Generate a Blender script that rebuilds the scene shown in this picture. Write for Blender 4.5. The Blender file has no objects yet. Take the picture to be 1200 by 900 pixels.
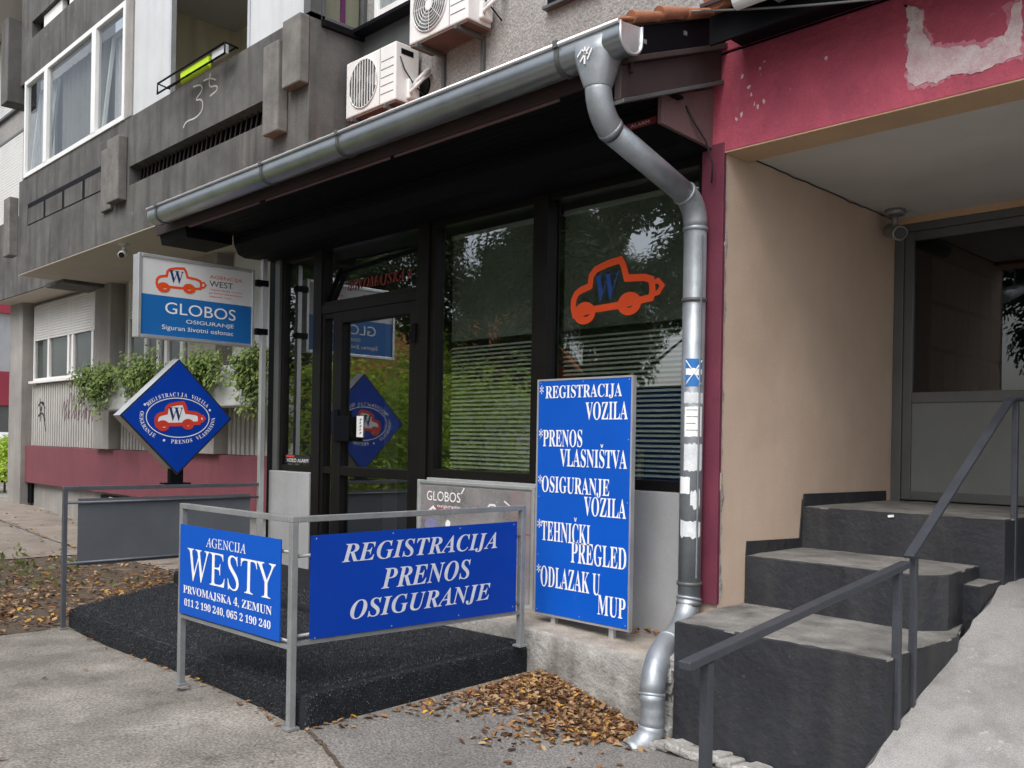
import bpy, bmesh, math, random
from mathutils import Vector, Matrix
R = math.radians
rnd = random.Random(7)
scene = bpy.context.scene
COL = scene.collection

# ------------------------------------------------------------------ camera
cam = bpy.data.cameras.new('camera'); camo = bpy.data.objects.new('camera', cam); COL.objects.link(camo)
cam.sensor_width = 36.0; cam.lens = 36 * 1081 / 1200; cam.shift_y = 68 / 1200; cam.clip_end = 600; cam.clip_start = .05
_y, _r = R(-45.5), R(1.0)
_f = Vector((math.sin(_y), math.cos(_y), 0)); _rt = Vector((math.cos(_y), -math.sin(_y), 0)); _up = Vector((0, 0, 1))
_RT = math.cos(_r) * _rt + math.sin(_r) * _up; _UP = -math.sin(_r) * _rt + math.cos(_r) * _up
camo.matrix_world = Matrix(((_RT.x, _UP.x, -_f.x, 0), (_RT.y, _UP.y, -_f.y, 0), (_RT.z, _UP.z, -_f.z, 1.45), (0, 0, 0, 1)))
scene.camera = camo

# ------------------------------------------------------------------ world and sun (soft, overcast daylight)
SUN_EL, SUN_AZ = 55.0, 160.0          # degrees above horizon; compass bearing (0 = +y, clockwise)
world = bpy.data.worlds.new('World'); scene.world = world; world.use_nodes = True
nt = world.node_tree; bg = nt.nodes['Background']
sky = nt.nodes.new('ShaderNodeTexSky'); sky.sky_type = 'NISHITA'; sky.sun_disc = False
sky.sun_elevation = R(SUN_EL); sky.sun_rotation = R(SUN_AZ); sky.dust_density = 4; sky.air_density = 1.0
hs = nt.nodes.new('ShaderNodeHueSaturation'); hs.inputs['Saturation'].default_value = .40
nt.links.new(sky.outputs[0], hs.inputs['Color']); nt.links.new(hs.outputs[0], bg.inputs['Color'])
bg.inputs['Strength'].default_value = .15
sun = bpy.data.lights.new('sun', 'SUN'); suno = bpy.data.objects.new('sun', sun); COL.objects.link(suno)
sun.energy = .9; sun.angle = R(45); sun.color = (1, .98, .95)
_sd = Vector((math.sin(R(SUN_AZ)) * math.cos(R(SUN_EL)), math.cos(R(SUN_AZ)) * math.cos(R(SUN_EL)), math.sin(R(SUN_EL))))
suno.rotation_euler = _sd.to_track_quat('Z', 'Y').to_euler(); suno.location = (4, -8, 14)
vs = scene.view_settings; vs.view_transform = 'Standard'; vs.look = 'None'; vs.gamma = 1; vs.use_curve_mapping = False
vs.exposure = 0.9

# ------------------------------------------------------------------ materials
def L(h):
    h = h.lstrip('#'); o = []
    for i in (0, 2, 4):
        c = int(h[i:i+2], 16) / 255
        o.append(c / 12.92 if c <= .04045 else ((c + .055) / 1.055) ** 2.4)
    return tuple(o)
def c4(c): return (c[0], c[1], c[2], 1)

def surf(name, c1, c2=None, scale=2.0, rough=.8, bump=.15, bscale=70, streak=0, streakc=(.03, .03, .03), speck=0, speckc=(.6, .58, .55),
         specks=30, metal=0, fine=.18, fscale=120, spec=.4, coat=0):
    m = bpy.data.materials.new(name); m.use_nodes = True; t = m.node_tree; p = t.nodes['Principled BSDF']; lk = t.links.new
    if c2 is None: c2 = tuple(x * .8 for x in c1)
    geo = t.nodes.new('ShaderNodeNewGeometry')
    n1 = t.nodes.new('ShaderNodeTexNoise'); n1.inputs['Scale'].default_value = scale; n1.inputs['Detail'].default_value = 7; n1.inputs['Roughness'].default_value = .65
    lk(geo.outputs['Position'], n1.inputs['Vector'])
    r1 = t.nodes.new('ShaderNodeValToRGB'); r1.color_ramp.elements[0].position = .32; r1.color_ramp.elements[1].position = .68
    r1.color_ramp.elements[0].color = c4(c2); r1.color_ramp.elements[1].color = c4(c1)
    lk(n1.outputs['Fac'], r1.inputs['Fac']); out = r1.outputs['Color']
    def mix(a, fac, col, mode='MIX'):
        x = t.nodes.new('ShaderNodeMix'); x.data_type = 'RGBA'; x.blend_type = mode
        if hasattr(fac, 'node'): lk(fac, x.inputs['Factor'])
        else: x.inputs['Factor'].default_value = fac
        lk(a, x.inputs['A'])
        if hasattr(col, 'node'): lk(col, x.inputs['B'])
        else: x.inputs['B'].default_value = c4(col)
        return x.outputs['Result']
    n2 = t.nodes.new('ShaderNodeTexNoise'); n2.inputs['Scale'].default_value = fscale; n2.inputs['Detail'].default_value = 4
    lk(geo.outputs['Position'], n2.inputs['Vector'])
    if fine:
        r2 = t.nodes.new('ShaderNodeMapRange'); r2.inputs['From Min'].default_value = .3; r2.inputs['From Max'].default_value = .7
        r2.inputs['To Min'].default_value = 1 - fine; r2.inputs['To Max'].default_value = 1 + fine
        lk(n2.outputs['Fac'], r2.inputs['Value']); 
        cb = t.nodes.new('ShaderNodeCombineColor')
        for k in range(3): lk(r2.outputs['Result'], cb.inputs[k])
        out = mix(out, 1.0, cb.outputs['Color'], 'MULTIPLY')
    if streak:
        mp = t.nodes.new('ShaderNodeMapping'); mp.inputs['Scale'].default_value = (5, 5, .45); lk(geo.outputs['Position'], mp.inputs['Vector'])
        n3 = t.nodes.new('ShaderNodeTexNoise'); n3.inputs['Scale'].default_value = 1.4; n3.inputs['Detail'].default_value = 6; lk(mp.outputs['Vector'], n3.inputs['Vector'])
        r3 = t.nodes.new('ShaderNodeMapRange'); r3.inputs['From Min'].default_value = .48; r3.inputs['From Max'].default_value = .72; r3.inputs['To Max'].default_value = streak
        lk(n3.outputs['Fac'], r3.inputs['Value']); out = mix(out, r3.outputs['Result'], streakc)
    if speck:
        n4 = t.nodes.new('ShaderNodeTexNoise'); n4.inputs['Scale'].default_value = specks; n4.inputs['Detail'].default_value = 5; n4.inputs['Roughness'].default_value = .7
        lk(geo.outputs['Position'], n4.inputs['Vector'])
        r4 = t.nodes.new('ShaderNodeMapRange'); r4.inputs['From Min'].default_value = .64; r4.inputs['From Max'].default_value = .7; r4.inputs['To Max'].default_value = speck
        lk(n4.outputs['Fac'], r4.inputs['Value']); out = mix(out, r4.outputs['Result'], speckc)
    lk(out, p.inputs['Base Color'])
    rr = t.nodes.new('ShaderNodeMapRange'); rr.inputs['To Min'].default_value = max(rough - .12, 0.02); rr.inputs['To Max'].default_value = min(rough + .12, 1)
    lk(n1.outputs['Fac'], rr.inputs['Value']); lk(rr.outputs['Result'], p.inputs['Roughness'])
    p.inputs['Metallic'].default_value = metal; p.inputs['Specular IOR Level'].default_value = spec; p.inputs['Coat Weight'].default_value = coat
    if bump:
        n5 = t.nodes.new('ShaderNodeTexNoise'); n5.inputs['Scale'].default_value = bscale; n5.inputs['Detail'].default_value = 5; n5.inputs['Roughness'].default_value = .6
        lk(geo.outputs['Position'], n5.inputs['Vector'])
        b = t.nodes.new('ShaderNodeBump'); b.inputs['Strength'].default_value = bump; b.inputs['Distance'].default_value = .6 / bscale if bscale > 20 else .02
        lk(n5.outputs['Fac'], b.inputs['Height']); lk(b.outputs['Normal'], p.inputs['Normal'])
    return m

def glass(name, tint=(.55, .6, .57), ior=1.9, refl=(.95, .97, 1), wav=.0):
    m = bpy.data.materials.new(name); m.use_nodes = True; t = m.node_tree; lk = t.links.new
    t.nodes.remove(t.nodes['Principled BSDF']); o = t.nodes['Material Output']
    tr = t.nodes.new('ShaderNodeBsdfTransparent'); tr.inputs['Color'].default_value = c4(tint)
    gl = t.nodes.new('ShaderNodeBsdfGlossy'); gl.inputs['Roughness'].default_value = 0.0; gl.inputs['Color'].default_value = c4(refl)
    fr = t.nodes.new('ShaderNodeFresnel'); fr.inputs['IOR'].default_value = ior
    mx = t.nodes.new('ShaderNodeMixShader'); g0 = t.nodes.new('ShaderNodeNewGeometry'); mm = t.nodes.new('ShaderNodeMath'); mm.operation = 'SUBTRACT'; mm.inputs[0].default_value = 1; lk(g0.outputs['Backfacing'], mm.inputs[1])
    mu = t.nodes.new('ShaderNodeMath'); mu.operation = 'MULTIPLY'; lk(fr.outputs[0], mu.inputs[0]); lk(mm.outputs[0], mu.inputs[1]); lk(mu.outputs[0], mx.inputs['Fac']); lk(tr.outputs[0], mx.inputs[1]); lk(gl.outputs[0], mx.inputs[2]); lk(mx.outputs[0], o.inputs['Surface'])
    if wav:
        geo = t.nodes.new('ShaderNodeNewGeometry'); n = t.nodes.new('ShaderNodeTexNoise'); n.inputs['Scale'].default_value = 2.2; n.inputs['Detail'].default_value = 1
        lk(geo.outputs['Position'], n.inputs['Vector']); b = t.nodes.new('ShaderNodeBump'); b.inputs['Strength'].default_value = wav; b.inputs['Distance'].default_value = .01
        lk(n.outputs['Fac'], b.inputs['Height']); lk(b.outputs['Normal'], gl.inputs['Normal'])
    return m

def leafm(name, c, c2, trans=.35):
    m = bpy.data.materials.new(name); m.use_nodes = True; t = m.node_tree; p = t.nodes['Principled BSDF']; lk = t.links.new
    geo = t.nodes.new('ShaderNodeNewGeometry'); r = t.nodes.new('ShaderNodeValToRGB')
    r.color_ramp.elements[0].color = c4(c2); r.color_ramp.elements[1].color = c4(c)
    lk(geo.outputs['Random Per Island'], r.inputs['Fac']); lk(r.outputs['Color'], p.inputs['Base Color'])
    p.inputs['Roughness'].default_value = .55; p.inputs['Specular IOR Level'].default_value = .35
    if trans:
        o = t.nodes['Material Output']; tl = t.nodes.new('ShaderNodeBsdfTranslucent'); lk(r.outputs['Color'], tl.inputs['Color'])
        mx = t.nodes.new('ShaderNodeMixShader'); mx.inputs['Fac'].default_value = trans
        lk(p.outputs[0], mx.inputs[1]); lk(tl.outputs[0], mx.inputs[2]); lk(mx.outputs[0], o.inputs['Surface'])
    return m

M = {}
M['paving'] = surf('pavement_concrete', (.285, .265, .235), (.125, .114, .10), 1.9, .85, .8, 60, speck=.6, specks=38, speckc=(.50, .47, .43), fine=.5, fscale=70)
M['asphalt'] = surf('asphalt', (.20, .19, .178), (.125, .118, .11), 1.8, .88, .8, 70, speck=.55, specks=45, speckc=(.40, .38, .35), fine=.5, fscale=80)
M['soil'] = surf('soil', (.115, .085, .06), (.06, .045, .034), 3, .95, .8, 40, speck=.6, specks=60, speckc=(.22, .16, .10), fine=.35, fscale=90)
M['slabs'] = surf('old_slabs', (.27, .235, .20), (.16, .138, .118), 2.2, .88, .5, 70, speck=.3, specks=40, speckc=(.14, .09, .06), fine=.3, fscale=120)
M['carpet'] = surf('carpet', (.021, .023, .027), (.012, .013, .016), 9, .95, .7, 220, speck=.7, specks=260, speckc=(.07, .075, .085), fine=.6, fscale=300, spec=.15)
M['pile'] = leafm('carpet_pile', (.075, .08, .09), (.011, .012, .014), 0)
M['ledge'] = surf('ledge_concrete', (.37, .36, .34), (.17, .163, .15), 5.5, .88, 1.0, 15, streak=.6, streakc=(.12, .105, .09), speck=.5, specks=22, speckc=(.16, .145, .125), fine=.2)
M['ledgetop'] = surf('ledge_top', (.33, .30, .26), (.17, .145, .12), 5, .9, .5, 60, speck=.7, specks=26, speckc=(.15, .09, .055), fine=.25)
M['greywall'] = surf('grey_painted_wall', (.37, .375, .38), (.29, .295, .30), 1.6, .7, .12, 60, streak=.2, streakc=(.2, .2, .19), fine=.06)
M['darkconc'] = surf('weathered_concrete', (.135, .132, .126), (.060, .059, .057), 1.5, .9, .45, 50, streak=.7, streakc=(.040, .038, .036), speck=.4, specks=5, speckc=(.22, .21, .195), fine=.22)
M['conc'] = surf('concrete', (.33, .315, .295), (.22, .21, .20), 1.2, .9, .35, 55, streak=.4, streakc=(.13, .12, .11), fine=.12)
M['finc'] = surf('worn_fin_concrete', (.20, .194, .18), (.11, .106, .10), 4, .9, .3, 60, streak=.5, streakc=(.08, .075, .07), speck=.3, specks=20, speckc=(.38, .36, .33), fine=.16)
M['rough'] = surf('roughcast', (.33, .322, .312), (.225, .22, .213), .8, .95, .9, 42, speck=.25, specks=60, fine=.3, fscale=70)
M['soffit'] = surf('soffit_plaster', (.50, .455, .40), (.42, .38, .335), .8, .9, .15, 40, fine=.06)
M['lowwall'] = surf('pale_wall', (.46, .45, .43), (.37, .36, .345), 1.0, .85, .15, 50, streak=.25, streakc=(.22, .21, .2), fine=.07)
M['maroon'] = surf('maroon_paint', (.20, .055, .072), (.145, .042, .056), 1.8, .7, .25, 40, streak=.3, streakc=(.09, .04, .045), speck=.25, specks=14, speckc=(.30, .14, .15), fine=.1)
M['burg'] = surf('burgundy_paint', (.15, .028, .052), (.105, .021, .040), 4, .6, .2, 60, speck=.2, specks=20, speckc=(.22, .06, .09), fine=.08)
M['pink'] = surf('pink_paint', (.50, .092, .14), (.32, .055, .09), 2.6, .75, .4, 26, streak=.5, streakc=(.30, .06, .10), speck=.5, specks=8, speckc=(.66, .26, .31), fine=.1)
M['pinkdk'] = surf('faded_pink_board', (.17, .10, .10), (.12, .07, .072), 3, .8, .2, 40, fine=.1)
M['peel'] = surf('bare_plaster', (.68, .58, .585), (.55, .34, .37), 11, .9, .6, 30, speck=.85, specks=15, speckc=(.6, .22, .28), fine=.12)
M['peel2'] = surf('faded_pink_paint', (.62, .27, .32), (.48, .14, .19), 13, .85, .3, 30, speck=.7, specks=20, speckc=(.50, .095, .145), fine=.1)
M['beige'] = surf('beige_render', (.57, .44, .345), (.46, .35, .27), .9, .85, .14, 60, streak=.10, streakc=(.36, .265, .20), speck=.3, specks=5, speckc=(.58, .47, .38), fine=.06)
M['ceil'] = surf('porch_ceiling', (.54, .525, .495), (.45, .435, .41), 1.1, .9, .12, 40, fine=.04)
M['orange_strip'] = surf('ochre_strip', (.48, .33, .20), (.40, .27, .17), 2, .9, .2, 30, fine=.06)
M['riser'] = surf('dark_step_paint', (.028, .030, .036), (.017, .018, .022), 3, .55, .5, 18, streak=.5, streakc=(.050, .049, .047), speck=.5, specks=30, speckc=(.10, .098, .095), fine=.18)
M['tread'] = surf('worn_tread', (.235, .228, .215), (.085, .083, .079), 4.5, .85, .5, 50, speck=.6, specks=16, speckc=(.09, .09, .09), fine=.2)
M['ramp'] = surf('ramp_concrete', (.31, .306, .298), (.185, .182, .177), .9, .75, .45, 120, speck=.5, specks=9, speckc=(.44, .436, .425), fine=.3, fscale=170, streak=.45, streakc=(.11, .107, .103))
M['plaster'] = surf('rough_plaster', (.43, .42, .40), (.20, .193, .18), 7, .9, .9, 22, fine=.2)
M['galv'] = surf('galvanised_steel', (.36, .39, .42), (.25, .275, .30), 5, .46, .25, 9, metal=.55, fine=.05, streak=.15, streakc=(.25, .26, .27))
M['gutterm'] = surf('gutter_zinc', (.36, .385, .40), (.27, .29, .305), 3, .32, .03, 24, metal=.85, fine=.04)
M['galvl'] = surf('bright_zinc', (.60, .62, .64), (.50, .52, .54), 6, .35, .06, 30, metal=.8, fine=.04)
M['rail'] = surf('grey_metal_paint', (.30, .31, .315), (.22, .23, .235), 7, .45, .15, 50, metal=.35, fine=.1, speck=.5, specks=34, speckc=(.12, .095, .08))
M['railbk'] = surf('greyblue_rail_paint', (.115, .125, .145), (.085, .093, .108), 8, .45, .1, 60, metal=.3, fine=.06)
M['handrail'] = surf('dark_handrail_paint', (.060, .066, .080), (.040, .044, .054), 6, .42, .15, 40, metal=.2, fine=.1, speck=.35, specks=40, speckc=(.16, .16, .165))
M['panelgrey'] = surf('grey_board', (.115, .125, .14), (.09, .098, .112), 2, .55, .08, 40, fine=.05, streak=.25, streakc=(.09, .1, .115))
M['alu'] = surf('aluminium', (.62, .63, .64), (.54, .55, .56), 5, .35, .04, 30, metal=.7, fine=.04)
M['frame'] = surf('dark_brown_frame', (.009, .0078, .0074), (.006, .0053, .005), 4, .4, .04, 40, fine=.05, spec=.2)
M['black'] = surf('black_sheet', (.0035, .004, .006), (.002, .0025, .004), 2, .65, .05, 20, fine=.1, spec=.12)
M['darkwood'] = surf('dark_fascia', (.042, .022, .022), (.026, .015, .015), 3, .7, .15, 40, fine=.1)
M['rake'] = surf('brown_sheet', (.058, .038, .038), (.038, .027, .027), 3, .6, .1, 40, fine=.08)
M['tile'] = surf('clay_tile', (.34, .135, .07), (.20, .085, .05), 5, .85, .3, 50, fine=.15)
M['white'] = surf('white_plastic', (.74, .74, .73), (.66, .66, .65), 3, .45, .03, 30, fine=.03, streak=.12, streakc=(.5, .48, .44))
M['whitew'] = surf('white_frame', (.78, .78, .77), (.70, .70, .69), 3, .4, .03, 30, fine=.03, streak=.12, streakc=(.5, .49, .46))
M['shutter'] = surf('shutter', (.62, .62, .60), (.56, .56, .545), 2, .6, .03, 30, fine=.03)
M['rust'] = surf('rusty_base', (.13, .085, .075), (.09, .06, .05), 6, .8, .2, 60, fine=.15)
M['greymetal'] = surf('mid_grey_metal', (.11, .114, .114), (.085, .088, .088), 4, .45, .05, 40, fine=.05, metal=.2)
M['doorpanel'] = surf('door_panel', (.15, .158, .15), (.125, .132, .125), 2, .5, .08, 20, fine=.05)
M['blue'] = surf('sign_blue', (.003, .084, .47), (.003, .074, .41), 1.5, .38, .05, 5, fine=.03, spec=.22, speck=.12, specks=9, speckc=(.10, .16, .42))
M['blue2'] = surf('sign_deep_blue', (.001, .044, .36), (.001, .038, .32), 1.5, .36, .05, 5, fine=.03, spec=.22, speck=.10, specks=9, speckc=(.05, .09, .32))
M['boxblue'] = surf('lightbox_blue', (.012, .13, .40), (.010, .115, .36), 1.5, .3, .02, 10, fine=.02)
M['boxwhite'] = surf('lightbox_white', (.62, .62, .62), (.56, .56, .56), 2, .3, .02, 10, fine=.02)
M['letter'] = surf('white_lettering', (.80, .80, .80), (.74, .74, .75), 12, .5, 0, fine=.03)
M['letterw'] = surf('faded_lettering', (.66, .68, .74), (.52, .55, .64), 9, .5, 0, fine=.04)
M['navy'] = surf('navy_lettering', (.006, .022, .12), (.005, .02, .10), 6, .5, 0, fine=.03)
M['navyw'] = surf('blue_decal', (.010, .05, .22), (.010, .045, .2), 6, .5, 0, fine=.03)
M['red'] = surf('red_lettering', (.62, .05, .025), (.54, .04, .02), 6, .45, 0, fine=.03)
M['decal'] = surf('orange_red_decal', (.70, .075, .012), (.62, .06, .010), 5, .45, 0, fine=.04)
M['blackl'] = surf('black_lettering', (.02, .02, .022), (.015, .015, .017), 6, .5, 0, fine=.03)
M['dred'] = surf('dull_red_lettering', (.22, .02, .022), (.18, .016, .018), 6, .5, 0, fine=.03)
M['scratch'] = surf('weathered_sign_face', (.36, .35, .36), (.20, .195, .20), 4, .3, .15, 14, metal=.35, streak=.35, streakc=(.42, .25, .25), speck=.4, specks=10, speckc=(.60, .58, .56), fine=.08)
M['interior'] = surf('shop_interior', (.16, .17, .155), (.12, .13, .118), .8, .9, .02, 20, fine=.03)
M['interior2'] = surf('shop_floor', (.12, .115, .105), (.09, .086, .08), 2, .6, .02, 20, fine=.04)
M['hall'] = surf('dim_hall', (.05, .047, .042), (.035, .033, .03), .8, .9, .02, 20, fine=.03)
M['blind'] = surf('blind_slat', (.46, .475, .445), (.40, .415, .39), 2, .5, .02, 30, fine=.03)
M['blindc'] = surf('blind_closed', (.21, .22, .20), (.16, .17, .155), 1.2, .6, .02, 30, fine=.03)
M['cream'] = surf('cream_room', (.68, .63, .44), (.58, .54, .38), 1.4, .9, .1, 30, streak=.3, streakc=(.2, .18, .12), fine=.06)
M['curtain'] = surf('curtain', (.62, .62, .63), (.54, .54, .55), 3, .9, .05, 40, fine=.04)
M['curtaing'] = surf('grey_curtain', (.27, .265, .25), (.21, .205, .195), 3, .9, .05, 40, fine=.04)
M['greywhite'] = surf('pale_panel', (.56, .575, .59), (.49, .505, .52), 1.8, .6, .06, 30, streak=.3, streakc=(.38, .39, .4), fine=.03)
M['green'] = surf('lime_cloth', (.50, .72, .02), (.42, .62, .015), 5, .9, .1, 60, fine=.06)
M['purple'] = surf('purple_reflection_paint', (.35, .05, .25), (.28, .04, .2), 5, .9, .1, 60, fine=.06)  # colour of the reflection painted behind the balcony end glass
M['gtag'] = surf('white_spray', (.55, .53, .48), (.45, .43, .39), 8, .8, 0, fine=.05)
M['gtag2'] = surf('purple_spray', (.16, .09, .11), (.12, .07, .085), 8, .8, 0, fine=.05)
M['cable'] = surf('cable', (.16, .16, .16), (.12, .12, .12), 5, .6, 0, fine=.03)
M['cableb'] = surf('black_cable', (.02, .02, .02), (.015, .015, .015), 5, .6, 0, fine=.03)
M['lens'] = surf('camera_lens', (.01, .01, .012), (.008, .008, .01), 5, .15, 0, fine=.02)
M['stick'] = surf('torn_paper', (.66, .68, .69), (.50, .53, .55), 12, .7, .1, 60, speck=.5, specks=40, speckc=(.32, .36, .38), fine=.08)
M['stickb'] = surf('blue_sticker', (.02, .16, .46), (.02, .14, .4), 6, .5, 0, fine=.03)
M['bark'] = surf('bark', (.14, .11, .08), (.07, .055, .042), 6, .9, .8, 24, fine=.2)
M['leafd'] = leafm('tree_leaf', (.075, .125, .028), (.028, .055, .016))
M['leafb'] = leafm('bright_leaf', (.52, .66, .07), (.20, .33, .035), .5)
M['leafp'] = leafm('trailing_leaf', (.25, .34, .085), (.075, .125, .035))
M['dry'] = leafm('dry_leaf', (.30, .15, .07), (.065, .034, .02), .15)
M['dry2'] = leafm('tan_leaf', (.46, .31, .17), (.22, .13, .065), .15)
M['yel'] = leafm('yellow_leaf', (.62, .36, .05), (.42, .22, .035), .2)
M['grass'] = leafm('weed', (.16, .20, .05), (.07, .10, .025))
M['gwin'] = glass('shop_glass', (.78, .82, .78), 3.0, wav=.012)
M['ghouse'] = glass('house_glass', (.8, .82, .82), 1.35, wav=.05)
M['gporch'] = glass('porch_glass', (.42, .45, .43), 1.75, wav=.03)
M['carpaint'] = surf('white_car_paint', (.7, .7, .7), (.66, .66, .66), 2, .25, 0, fine=.01, coat=.6)
M['tyre'] = surf('tyre_rubber', (.02, .02, .02), (.015, .015, .015), 5, .9, 0, fine=.03)
M['redwall'] = surf('red_wall', (.42, .06, .09), (.36, .05, .075), 1, .8, .05, 20, fine=.05)

# ------------------------------------------------------------------ mesh helpers
ROOT = {}
class MB:
    def __init__(s): s.v = []; s.f = []; s.sm = []; s.mi = []
    def add(s, vs, fs, smooth=False, mi=0):
        b = len(s.v); s.v += [tuple(v) for v in vs]
        for f in fs: s.f.append(tuple(b + i for i in f)); s.sm.append(smooth); s.mi.append(mi)
        return s
    def box(s, x0, x1, y0, y1, z0, z1, mi=0, top=None):
        vs = [(x0,y0,z0),(x1,y0,z0),(x1,y1,z0),(x0,y1,z0),(x0,y0,z1),(x1,y0,z1),(x1,y1,z1),(x0,y1,z1)]
        s.add(vs, [(0,3,2,1),(0,1,5,4),(1,2,6,5),(2,3,7,6),(3,0,4,7)], False, mi); b = len(s.v) - 8
        s.f.append((b+4,b+5,b+6,b+7)); s.sm.append(False); s.mi.append(mi if top is None else top); return s
    def obox(s, c, a, b, d, mi=0):
        c, a, b, d = Vector(c), Vector(a), Vector(b), Vector(d)
        vs = [c + i*a + j*b + k*d for k in (-1, 1) for (i, j) in ((-1,-1),(1,-1),(1,1),(-1,1))]
        return s.add(vs, [(0,3,2,1),(4,5,6,7),(0,1,5,4),(1,2,6,5),(2,3,7,6),(3,0,4,7)], False, mi)
    def bar(s, p, q, w, h, up=(0, 0, 1), mi=0):
        p, q = Vector(p), Vector(q); d = q - p; u = Vector(up); side = d.cross(u).normalized(); u2 = side.cross(d).normalized()
        return s.obox((p + q) / 2, d / 2, side * w / 2, u2 * h / 2, mi)
    def tube(s, pts, r, n=14, cap=True, mi=0):
        pts = [Vector(p) for p in pts]; rs = r if isinstance(r, (list, tuple)) else [r] * len(pts)
        prev = None; rings = []
        for i, p in enumerate(pts):
            t = (pts[min(i+1, len(pts)-1)] - pts[max(i-1, 0)]).normalized()
            if prev is None:
                a = Vector((0, 0, 1)) if abs(t.z) < .9 else Vector((1, 0, 0)); u = t.cross(a).normalized()
            else: u = (prev - t * prev.dot(t)).normalized()
            prev = u; w = t.cross(u)
            rings.append([p + rs[i] * (math.cos(2*math.pi*k/n) * u + math.sin(2*math.pi*k/n) * w) for k in range(n)])
        vs = [v for g in rings for v in g]; fs = []
        for i in range(len(pts) - 1):
            for k in range(n): fs.append((i*n+k, i*n+(k+1) % n, (i+1)*n+(k+1) % n, (i+1)*n+k))
        s.add(vs, fs, True, mi)
        if cap:
            b = len(s.v) - len(vs)
            s.f.append(tuple(b + k for k in reversed(range(n)))); s.sm.append(False); s.mi.append(mi)
            e = b + (len(pts) - 1) * n; s.f.append(tuple(e + k for k in range(n))); s.sm.append(False); s.mi.append(mi)
        return s
    def prism(s, poly, pl, a, b, mi=0, smooth=False):
        f = {'xz': lambda u, v, w: (u, w, v), 'yz': lambda u, v, w: (w, u, v), 'xy': lambda u, v, w: (u, v, w)}[pl]
        n = len(poly); vs = [f(u, v, a) for u, v in poly] + [f(u, v, b) for u, v in poly]
        s.add(vs, [tuple(range(n)), tuple(range(2*n-1, n-1, -1))], False, mi)
        bs = len(s.v) - 2*n
        for i in range(n): s.f.append((bs+i, bs+n+i, bs+n+(i+1) % n, bs+(i+1) % n)); s.sm.append(smooth); s.mi.append(mi)
        return s
    def frame(s, x0, x1, z0, z1, y0, y1, w, mi=0):       # rectangular window frame in an xz plane
        s.box(x0, x0+w, y0, y1, z0, z1, mi); s.box(x1-w, x1, y0, y1, z0, z1, mi)
        s.box(x0+w, x1-w, y0+.001, y1-.001, z0, z0+w, mi); s.box(x0+w, x1-w, y0+.001, y1-.001, z1-w, z1, mi); return s
    def framex(s, y0, y1, z0, z1, x0, x1, w, mi=0):
        s.box(x0, x1, y0, y0+w, z0, z1, mi); s.box(x0, x1, y1-w, y1, z0, z1, mi)
        s.box(x0+.001, x1-.001, y0+w, y1-w, z0, z0+w, mi); s.box(x0+.001, x1-.001, y0+w, y1-w, z1-w, z1, mi); return s
    def build(s, name, mat, parent=None, bevel=0, loc=None, seg=2, recalc=True):
        if parent is not None: o0 = ROOT[parent.name]
        else: o0 = Vector(loc) if loc is not None else Vector((0, 0, 0))
        me = bpy.data.meshes.new(name)
        me.from_pydata([(v[0]-o0.x, v[1]-o0.y, v[2]-o0.z) for v in s.v], [], s.f)
        me.polygons.foreach_set('use_smooth', s.sm); me.polygons.foreach_set('material_index', s.mi)
        for mm in (mat if isinstance(mat, (list, tuple)) else [mat]): me.materials.append(mm)
        if recalc and len(s.f) < 4000:
            bm = bmesh.new(); bm.from_mesh(me); bmesh.ops.recalc_face_normals(bm, faces=bm.faces); bm.to_mesh(me); bm.free()
        me.update()
        o = bpy.data.objects.new(name, me); COL.objects.link(o)
        if parent is not None: o.parent = parent
        else: o.location = o0
        ROOT[o.name] = o0
        if bevel:
            b = o.modifiers.new('bevel', 'BEVEL'); b.width = bevel; b.segments = seg; b.limit_method = 'ANGLE'; b.angle_limit = R(40)
        return o

def thing(name, label, cat, loc=(0, 0, 0), group=None):
    o = bpy.data.objects.new(name, None); COL.objects.link(o); o.location = loc; o.empty_display_size = .1
    ROOT[o.name] = Vector(loc); o['label'] = label; o['category'] = cat
    if group: o['group'] = group
    return o
def tag(o, label, cat, group=None):
    o['label'] = label; o['category'] = cat
    if group: o['group'] = group
    return o
def struct(o): o['kind'] = 'structure'; return o
def dup(o, parent=None, loc=None, label=None, rot=None, scl=None):
    c = o.copy(); COL.objects.link(c); ROOT[c.name] = Vector(loc) if loc is not None else ROOT[o.name]
    if parent is not None: c.parent = parent
    if loc is not None: c.location = loc
    if rot is not None: c.rotation_euler = (0, 0, rot)
    if scl is not None: c.scale = (scl, scl, scl)
    if label: c['label'] = label
    for ch in list(o.children): dup(ch, c)
    return c

# ------------------------------------------------------------------ lettering (built-in font only, turned into meshes)
def SB(t): return ''.join(chr(0x1D400 + ord(c) - 65) if 'A' <= c <= 'Z' else chr(0x1D7CE + ord(c) - 48) if c.isdigit() else chr(0x1D41A + ord(c) - 97) if 'a' <= c <= 'z' else c for c in t)
def SI(t): return ''.join(chr(0x1D468 + ord(c) - 65) if 'A' <= c <= 'Z' else c for c in t)
def SR(t): return ''.join(chr(0x1D434 + ord(c) - 65) if 'A' <= c <= 'Z' else c for c in t)
def rawtext(body, shear=0, ext=0):
    c = bpy.data.curves.new('lettering_curve', 'FONT'); c.body = body; c.size = 1; c.shear = shear; c.resolution_u = 4; c.extrude = ext
    o = bpy.data.objects.new('lettering_curve', c); COL.objects.link(o)
    dg = bpy.context.evaluated_depsgraph_get(); dg.update()
    me = bpy.data.meshes.new_from_object(o.evaluated_get(dg), depsgraph=dg)
    vs = [tuple(v.co) for v in me.vertices]; fs = [tuple(p.vertices) for p in me.polygons]
    bpy.data.objects.remove(o); bpy.data.curves.remove(c); bpy.data.meshes.remove(me)
    return vs, fs
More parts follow.
